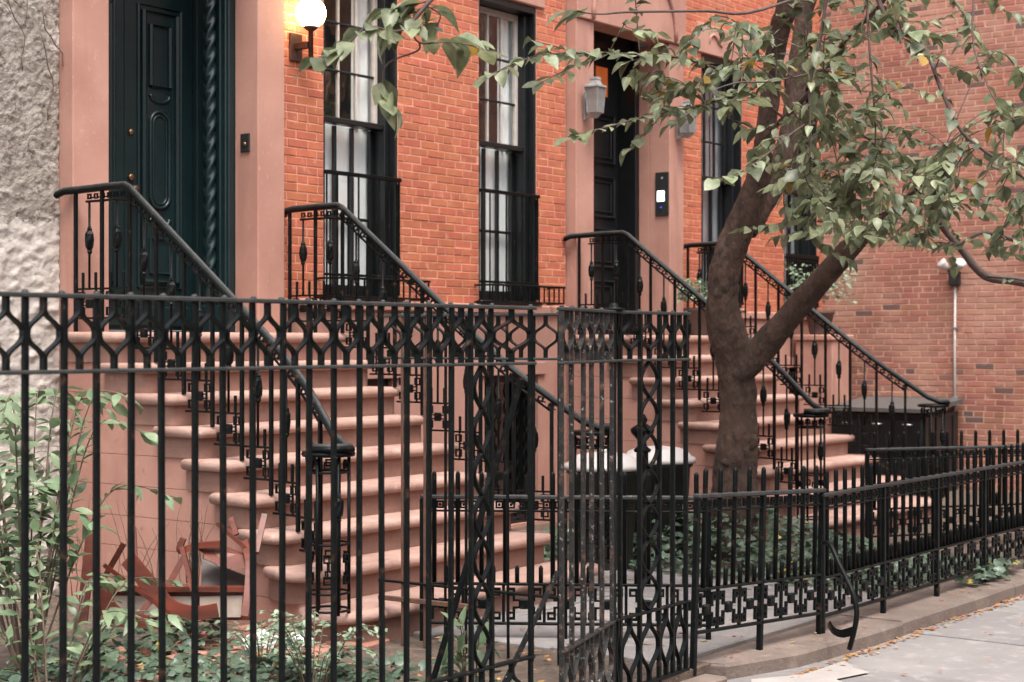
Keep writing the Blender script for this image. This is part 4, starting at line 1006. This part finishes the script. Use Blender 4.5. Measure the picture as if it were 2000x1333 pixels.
# ---- houses across the street, mirrored in the panes and closing the low sky
for (xa, xb, hh, lb) in ((-14, 12, 10.2, 'brick house across the street directly opposite the tall iron fence'), (12.2, 48, 11.5, 'brick house across the street mirrored in the window panes')):
    h_ = thing('opposite_house', lb, 'house', ((xa + xb)/2, -21, -.06)); w2 = (xb - xa)/2
    MB().box(-w2, -6, 0, w2, 0, hh).build('wall', BRICK2, h_); MB().cbox(-w2 - .1, -6, hh + .01, w2 + .1, .3, hh + .5, .05).build('cornice', STONE, h_)
    me_ = shared('far_window', lambda m: m.cbox(-.5, 0, -.9, .5, .04, .9, .01), BLACKP)
    for i in range(int(w2*2/2)):
        for z_ in (2.2, 5.3, 8.3): ob('window', me_, h_, loc=(-w2 + 1 + i*2, .002, z_))
# ---- tree across the street, mirrored in the window panes
oc = thing('street_tree', 'leafy tree across the street mirrored in the upper window panes', 'tree', (25.5, -13.2, -.06))
MB().tube([(0, 0, 0), (.05, 0, 1.6), (-.05, .1, 3.2), (0, .1, 5.5)], [.2, .17, .14, .08], 12, jig=.2).build('trunk', BARK, oc)
cr = MB(); cl = [(rvec(1.0), R.uniform(.7, 1.3)) for k in range(46)]
for (q, r_) in cl:
    q = Vector((q.x*2.2, q.y*1.7, 6.6 + q.z*1.6)); cr.tube([Vector((0, .1, 4.2)), q], [.03, .008], 5)
    for k in range(110):
        p = q + rvec(.42*r_); d_ = rvec(1).normalized(); n_ = Vector((0, 0, 1)) + rvec(.6); M = Matrix.Translation(p) @ basis(d_, n_) @ Matrix.Scale(.17, 4)
        cr.add([M @ Vector(v) for v in ((0, 0, 0), (.5, -.3, 0), (1, 0, -.1), (.5, .3, 0))], [(0, 1, 2, 3)])
cr.build('crown', LEAF, oc, kind='stuff')
# ---- ivy beds and shrubs
ivm = [shared('ivy_a', ivy_fn, IVYM)]
def ivy_bed(label, spots, name='ivy'):
    g = MB().tube([(0, 0, 0), (0, 0, .01)], .002, 5)
    src = [v.co.copy() for v in ivm[0].vertices]; sf = [tuple(p.vertices) for p in ivm[0].polygons]; m = MB()
    for (p, n, s) in spots:
        a = R.random()*2*pi; M = Matrix.Translation(p) @ basis(Vector((cos(a), sin(a), -.2)), n) @ Matrix.Scale(s, 4); m.add([M @ v for v in src], sf, True)
    o = m.build(name, IVYM); o['kind'] = 'stuff'; o['label'] = label; o['category'] = 'ivy'; return o
sp = []
for k in range(5200):
    x, y = R.uniform(9.35, 11.25), R.uniform(-4.1, -.6)
    if x > 10.95 and y > -2.7: continue
    if x < 9.75 and R.random() < .5: continue
    d = sqrt((x - 10.45)**2 + ((y + 2.3)/1.3)**2); hgt = .05 + .38*math.exp(-(d/.75)**2)
    sp.append((Vector((x, y, YZ + hgt*R.uniform(.25, 1.1))), Vector((0, 0, 1)) + rvec(.35) - FW*.35, R.uniform(.04, .075)))
ivy_bed('dense dark ivy covering the bed around the tree', sp)
sp = []
for k in range(4800):
    x, y = R.uniform(3.2, 6.0), R.uniform(-4.2, -1.8)
    q = proj((x, y, .1))
    edge = 5.75 - .5*noise.noise(Vector((y*1.3, 2, 0)))
    if x > edge - max(0, -2.6 - y)*.05: continue
    hgt = .05 + .18*max(0, noise.noise(Vector((x*1.5, y*1.5, 4))) + .3)
    sp.append((Vector((x, y, YZ + hgt*R.uniform(.2, 1.1))), Vector((0, 0, 1)) + rvec(.35) - FW*.3, R.uniform(.04, .07)))
ivy_bed('ivy creeping over the ground behind the left end of the tall fence', sp)
sp = []
for k in range(130):
    x = R.gauss(10.55, .24); y = R.gauss(-4.34, .05); sp.append((Vector((x, y, .09 + abs(R.gauss(0, .05)) + .02)), Vector((0, 0, 1)) + rvec(.4) - FW*.4, R.uniform(.05, .09)))
ivy_bed('small ivy clump spilling over the kerb under the low fence', sp)
def shrub(name, label, base, stems, leafmat, lm_, size, step, keep, spread, hgt, seed, cat='shrub', thick=.006, droop=.3):
    rr = random.Random(seed); g = thing(name, label, cat, base); it = []; b = Vector(base); tw = MB()
    for k in range(stems):
        a = rr.random()*2*pi; d = Vector((cos(a)*spread*rr.uniform(.3, 1), sin(a)*spread*rr.uniform(.3, 1), hgt*rr.uniform(.55, 1)))
        P_ = sm([b + Vector((cos(a), sin(a), 0))*.03, b + d*.45 + Vector((0, 0, .12*hgt)), b + Vector((d.x*.8, d.y*.8, d.z*.95)), b + d + Vector((d.x*.35, d.y*.35, -.08*hgt))], 7)
        tw.tube([p - b for p in P_], [lerp(thick, .0015, i/(len(P_)-1)) for i in range(len(P_))], 5)
        side = 1; acc = 0
        for i in range(4, len(P_)-1):
            seg = P_[i+1]-P_[i]; acc += seg.length
            while acc > step:
                acc -= step; side = -side; dn = seg.normalized(); s_ = dn.cross(Vector((0, 0, 1))); s_ = (s_.normalized() if s_.length > .1 else Vector((1, 0, 0)))*side
                ang = rr.random()*2*pi
                it.append((P_[i] + seg*rr.random(), s_*.7 + dn*.6 + Vector((cos(ang), sin(ang), 0))*.6 + Vector((0, 0, -droop*rr.random())), Vector((0, 0, 1)) + rvec(.35) - FW*.3, size*rr.uniform(.65, 1.2)))
    tw.build('stems', STEMM, g, kind='stuff'); place_leaves(g, it, lm_, keep)
sm_ = [shared(('shrub_leaf', i), leaf_fn(w_, d_, f_), SHRUB) for i, (w_, d_, f_) in enumerate(((.21, .25, .25), (.18, .5, .2), (.23, .1, .3)))]
shrub('leafy_shrub', 'tall pale green shrub against the stucco wall at the left edge', (4.72, -1.95, YZ), 24, SHRUB, sm_, .105, .035, 300, .62, 1.42, 5)
shrub('leafy_shrub', 'low pale shrub at the left edge behind the first fence bars', (4.25, -2.75, YZ), 13, SHRUB, sm_, .09, .035, 120, .5, .75, 6)
bx = [shared(('box_leaf', i), leaf_fn(w_, d_, f_), PALEL) for i, (w_, d_, f_) in enumerate(((.3, .1, .25), (.33, .2, .2)))]
shrub('small_bush', 'low small leaved bush in front of the bottom step', (5.28, -3.25, YZ), 26, PALEL, bx, .035, .017, 200, .34, .36, 8, 'bush', .003)
shrub('small_bush', 'small sprawling weed left of the bottom step', (5.55, -2.65, YZ), 16, PALEL, bx, .035, .02, 80, .3, .22, 9, 'bush', .003)
shrub('leafy_plant', 'broad leaved weed with dry stalks beside the fence end', (5.55, -3.92, YZ), 7, SHRUB, sm_, .11, .05, 60, .12, .42, 12, 'plant', .004, .9)
def planter(p, label, r, hgt, sd):
    g = thing('flower_pot', label, 'planter', p)
    MB().lathe([(.10, 0), (.11, .02), (.15, .22), (.165, .225), (.165, .255), (.14, .255), (.135, .23)], 22).build('pot', mat('pot_clay%d' % sd, (.13, .085, .07), (.09, .06, .05), .8), g)
    it = []; b = Vector(p); rr = random.Random(sd)
    for k in range(520):
        a = rr.random()*2*pi; e = rr.uniform(-.45, 1.0); q = rr.random()**.4; c = b + Vector((cos(a)*r*q, sin(a)*r*q, .27 + hgt*(.35 + .5*e*q)))
        it.append((c, Vector((cos(a), sin(a), rr.uniform(-.6, .5))), Vector((0, 0, 1)) + rvec(.5) - FW*.3, rr.uniform(.03, .06)))
    place_leaves(g, it, bx, 0, 'leaf', 'foliage')
planter((13.30, -.52, LZ), 'potted pale green plant on the landing behind the tree trunk', .20, .34, 21)
g = thing('stone_pier', 'brownstone pier carrying a leafy potted plant under the last window', 'pier', (16.3, -.30, YZ))
MB().cbox(-.24, -.22, 0, .24, .22, 1.58, .01).build('shaft', STONE, g); MB().cbox(-.27, -.24, 1.581, .27, .24, 1.65, .015).build('cap', STONE, g)
planter((16.2, -.30, YZ + 1.65), 'large leafy potted plant on the pier right of the leaning limb', .36, .62, 22)
# ---------------------------------------------------------------- broken furniture behind the fence
def lf(o, pts): return [p - Vector(o.location) for p in pts]
def plank(name, p0, p1, w_, t, mt=WOOD, parent=None, up=None):
    return MB().tube([p0, p1], .7071, 4, True, False, pi/4, up or (0, 0, 1), sq=(w_, t)).build(name, mt, parent)
def loose(lb, q0, q1, w_, t, mt=WOOD, nm='wooden_board'):
    a, b = at(*q0), at(*q1); o = thing(nm, lb, 'board', b); o2 = plank('board', a - b, Vector((0, 0, 0)), w_, t, mt, o, tuple(FW)); 
    plank('splintered_end', a - b + (a-b).normalized()*.002, (a - b)*1.012, w_*.8, t*.8, WOODR, o, tuple(FW))
loose('reddish board leaning at the left end of the broken furniture', (178, 1046, 8.15), (160, 1218, 8.0), .018, .052)
loose('narrow dark batten sticking up out of the broken furniture', (242, 1062, 8.15), (186, 1160, 8.2), .022, .026)
loose('thin slanting lath crossing the broken furniture', (203, 1104, 8.05), (345, 1208, 8.1), .010, .020, WOOD)
loose('wide tapering board slanting down in the broken furniture', (250, 1092, 8.3), (325, 1182, 8.2), .02, .085)
loose('dark diagonal slat leaning behind the broken chair', (358, 1090, 8.6), (325, 1150, 8.55), .014, .030)
c0 = at(330, 1215, 8.2)
ch = thing('broken_chair', 'overturned broken red wooden chair lying against the stoop wall', 'chair', c0)
def arc(q, r, mt=WOOD, nm='bent_rail', sqq=(.4, 1.15)):
    MB().tube([p - c0 for p in sm(br(*q), 6)], r, 4, True, False, pi/4, up=tuple(FW), sq=sqq).build(nm, mt, ch)
arc([(200, 1150, 8.05), (215, 1185, 8.05), (245, 1208, 8.05), (290, 1215, 8.05)], .038)
arc([(320, 1175, 8.12), (345, 1190, 8.1), (385, 1198, 8.1), (425, 1192, 8.1)], .042)
arc([(358, 1052, 8.35), (352, 1075, 8.35), (385, 1066, 8.4), (435, 1062, 8.45)], .03, sqq=(1, .7))
arc([(356, 1070, 8.3), (366, 1110, 8.25), (378, 1155, 8.2)], .02, nm='leg', sqq=(1, .8))
arc([(480, 1060, 8.5), (488, 1100, 8.4), (485, 1160, 8.3), (478, 1205, 8.25)], .03, nm='leg', sqq=(1, .9))
m = MB(); q = [at(385, 1072, 8.42) - c0, at(430, 1108, 8.38) - c0, at(488, 1110, 8.38) - c0, at(488, 1088, 8.45) - c0, at(440, 1068, 8.5) - c0]
off = FW*.018; m.add([*q, *[p + off for p in q]], [(0,1,2,3,4), (9,8,7,6,5)] + [(i, i+5, (i+1) % 5 + 5, (i+1) % 5) for i in range(5)]); m.build('back_panel', WOOD, ch)
m = MB(); q = [at(395, 1092, 8.55) - c0, at(486, 1128, 8.5) - c0, at(484, 1152, 8.45) - c0, at(392, 1152, 8.45) - c0]
m.add([*q, *[p + off for p in q]], [(0,1,2,3), (7,6,5,4)] + [(i, i+4, (i+1) % 4 + 4, (i+1) % 4) for i in range(4)]); m.build('seat_base', mat('dark_stain', (.05, .022, .015), (.03, .016, .012), .5), ch)
dw = thing('broken_cabinet', 'wrecked low cabinet with a pale veneered front under the broken chair', 'cabinet', at(340, 1212, 8.35))
d0 = Vector(dw.location)
def quad(nm, q, mt, th=.02):
    m = MB(); q = [at(*p) - d0 for p in q]; o_ = FW*th
    m.add([*q, *[p + o_ for p in q]], [(0,1,2,3), (7,6,5,4)] + [(i, i+4, (i+1) % 4 + 4, (i+1) % 4) for i in range(4)]); m.build(nm, mt, dw)
quad('front', [(188, 1212, 8.4), (188, 1150, 8.4), (480, 1150, 8.4), (492, 1212, 8.4)], WOOD, .03)
quad('veneer_panel', [(205, 1206, 8.385), (205, 1164, 8.385), (385, 1166, 8.385), (385, 1206, 8.385)], PALEB, .012)
quad('veneer_panel', [(390, 1206, 8.38), (390, 1166, 8.38), (474, 1164, 8.38), (470, 1206, 8.38)], PALEB, .012)
quad('top_edge', [(186, 1157, 8.36), (186, 1147, 8.36), (486, 1147, 8.36), (486, 1157, 8.36)], WOOD, .05)
loose('dark red board lying along the foot of the broken cabinet', (200, 1216, 8.0), (330, 1222, 7.95), .014, .035)
loose('short thick offcut wedged under the crossing laths', (268, 1206, 8.2), (300, 1166, 8.25), .03, .03)
loose('leaning red panel between the laths and the chair', (262, 1030, 8.7), (266, 1110, 8.6), .012, .02)
loose('short broken batten sticking up beside the stoop', (452, 1012, 8.55), (462, 1045, 8.5), .016, .026)
loose('slanting lath lying over the broken chair back', (423, 1022, 8.45), (490, 1080, 8.45), .011, .02)
loose('reddish post leaning against the stoop steps', (517, 1006, 8.55), (500, 1080, 8.4), .02, .03)
ds = MB()
for k in range(34):
    px = R.choice((R.uniform(300, 400), R.uniform(370, 440), R.uniform(140, 300))); p = at(px, R.uniform(1120, 1200), 8.75); d_ = Vector((0, R.uniform(-.3, .3), 1)).normalized(); pts = [p]
    for i in range(R.randrange(4, 9)): d_ = (d_ + Vector((R.gauss(0, .05), R.gauss(0, .25), .05))).normalized(); pts.append(pts[-1] + d_*.07)
    ds.tube(pts, [lerp(.003, .001, i/(len(pts)-1)) for i in range(len(pts))], 5)
o = ds.build('dry_weeds', STEMM); o['kind'] = 'stuff'; o['label'] = 'thin dry weed stalks standing against the stoop wall'; o['category'] = 'weeds'
# ---------------------------------------------------------------- small things on the ground
for i in range(7):
    for j in range(9):
        x = 5.05 + i*.22 + (j % 2)*.11; y = -1.75 - j*.108
        if noise.noise(Vector((x*2, y*2, 9))) < -.28: continue
        o = ob('paver', shared('paver', lambda m: m.cbox(-.1, -.05, -.03, .1, .05, .02, .006), PAVER), YARD, loc=(x, y, YZ + R.uniform(-.004, .018)), rot=(R.gauss(0, .04), R.gauss(0, .05), R.gauss(0, .08)))
def crumple(nm, lb, p, s, mt, cat, sd):
    rr = random.Random(sd); m = MB(); v = []; n, r_ = 14, 8
    for i in range(r_ + 1):
        for k in range(n):
            a = 2*pi*k/n; e = pi*i/r_; d = Vector((sin(e)*cos(a), sin(e)*sin(a), cos(e))); q = 1 + .4*noise.noise(d*2.2 + Vector((sd, 0, 0))) + .15*noise.noise(d*6)
            v.append((d.x*s[0]*q, d.y*s[1]*q, (d.z*q*.9 + .75)*s[2]))
    m.add(v, [(i*n+k, i*n+(k+1) % n, (i+1)*n+(k+1) % n, (i+1)*n+k) for i in range(r_) for k in range(n)])
    o = m.build(nm, mt, None, loc=p); return tag(o, lb, cat)
crumple('pale_rock', 'pale whitish rock beside the bottom step of the near stoop', (5.85, -2.33, YZ), (.10, .08, .07), PAPER, 'rock', 3)
crumple('pale_rock', 'smaller whitish rock touching the bottom step of the near stoop', (5.98, -2.47, YZ), (.08, .07, .06), PAPER, 'rock', 5)
TEAL = mat('teal_plastic', (.10, .20, .20), (.07, .13, .13), .35, 12)
crumple('plastic_bag', 'crumpled teal plastic bag on the ground behind the tall gate foot', (5.52, -4.14, YZ - .01), (.12, .10, .09), TEAL, 'bag', 7)
crumple('plastic_bag', 'crumpled pale plastic bag beside the fence end', (5.42, -3.98, YZ - .01), (.10, .07, .05), PAPER, 'bag', 11)
# fallen leaves, litter along the kerb (uncountable)
m = MB(); src = [(0, 0, 0), (.4, -.28, .05), (1, 0, .12), (.4, .28, .07), (.5, 0, -.02)]
def litter(n, fx_, fy_, z, s0, s1):
    for k in range(n):
        a = R.random()*2*pi; s = R.uniform(s0, s1); x, y = fx_(), fy_(); c, d = cos(a), sin(a); tz = R.uniform(.2, 1.3)
        m.add([(x + s*(p[0]*c - p[1]*d), y + s*(p[0]*d + p[1]*c), z + .004 + s*abs(p[2])*tz) for p in src], [(0, 1, 4), (1, 2, 4), (2, 3, 4), (3, 0, 4)])
litter(420, lambda: R.uniform(7.2, 13), lambda: -4.575 - abs(R.gauss(0, .028)), .0, .02, .05)
litter(60, lambda: R.uniform(6.5, 13), lambda: R.uniform(-6, -4.6), .004, .02, .045)
litter(60, lambda: R.uniform(7, 12), lambda: R.uniform(-4.5, -4.2), .08, .02, .045)
litter(260, lambda: R.uniform(5, 9.3), lambda: R.uniform(-4.1, -2.0), YZ + .02, .02, .06)
litter(160, lambda: R.uniform(4.8, 6), lambda: R.uniform(-3.2, -1.6), YZ + .03, .02, .05)
o = m.build('fallen_leaves', DEADL); o['kind'] = 'stuff'; o['label'] = 'scattered dry fallen leaves along the kerb and paving'; o['category'] = 'leaves'
# pale worn patch on the paving
pl = [(7.05, -4.47), (7.3, -4.62), (7.75, -4.63), (7.62, -4.74), (7.55, -4.86), (7.3, -4.80), (7.18, -4.95), (6.95, -4.80), (6.8, -4.7), (6.9, -4.56)]
MB().add([(x, y, .0085) for x, y in pl], [tuple(range(len(pl)))[::-1]]).build('cement_patch', mat('cement', (.34, .30, .28), (.28, .25, .235), .9, 5, bump=.003), SWK)
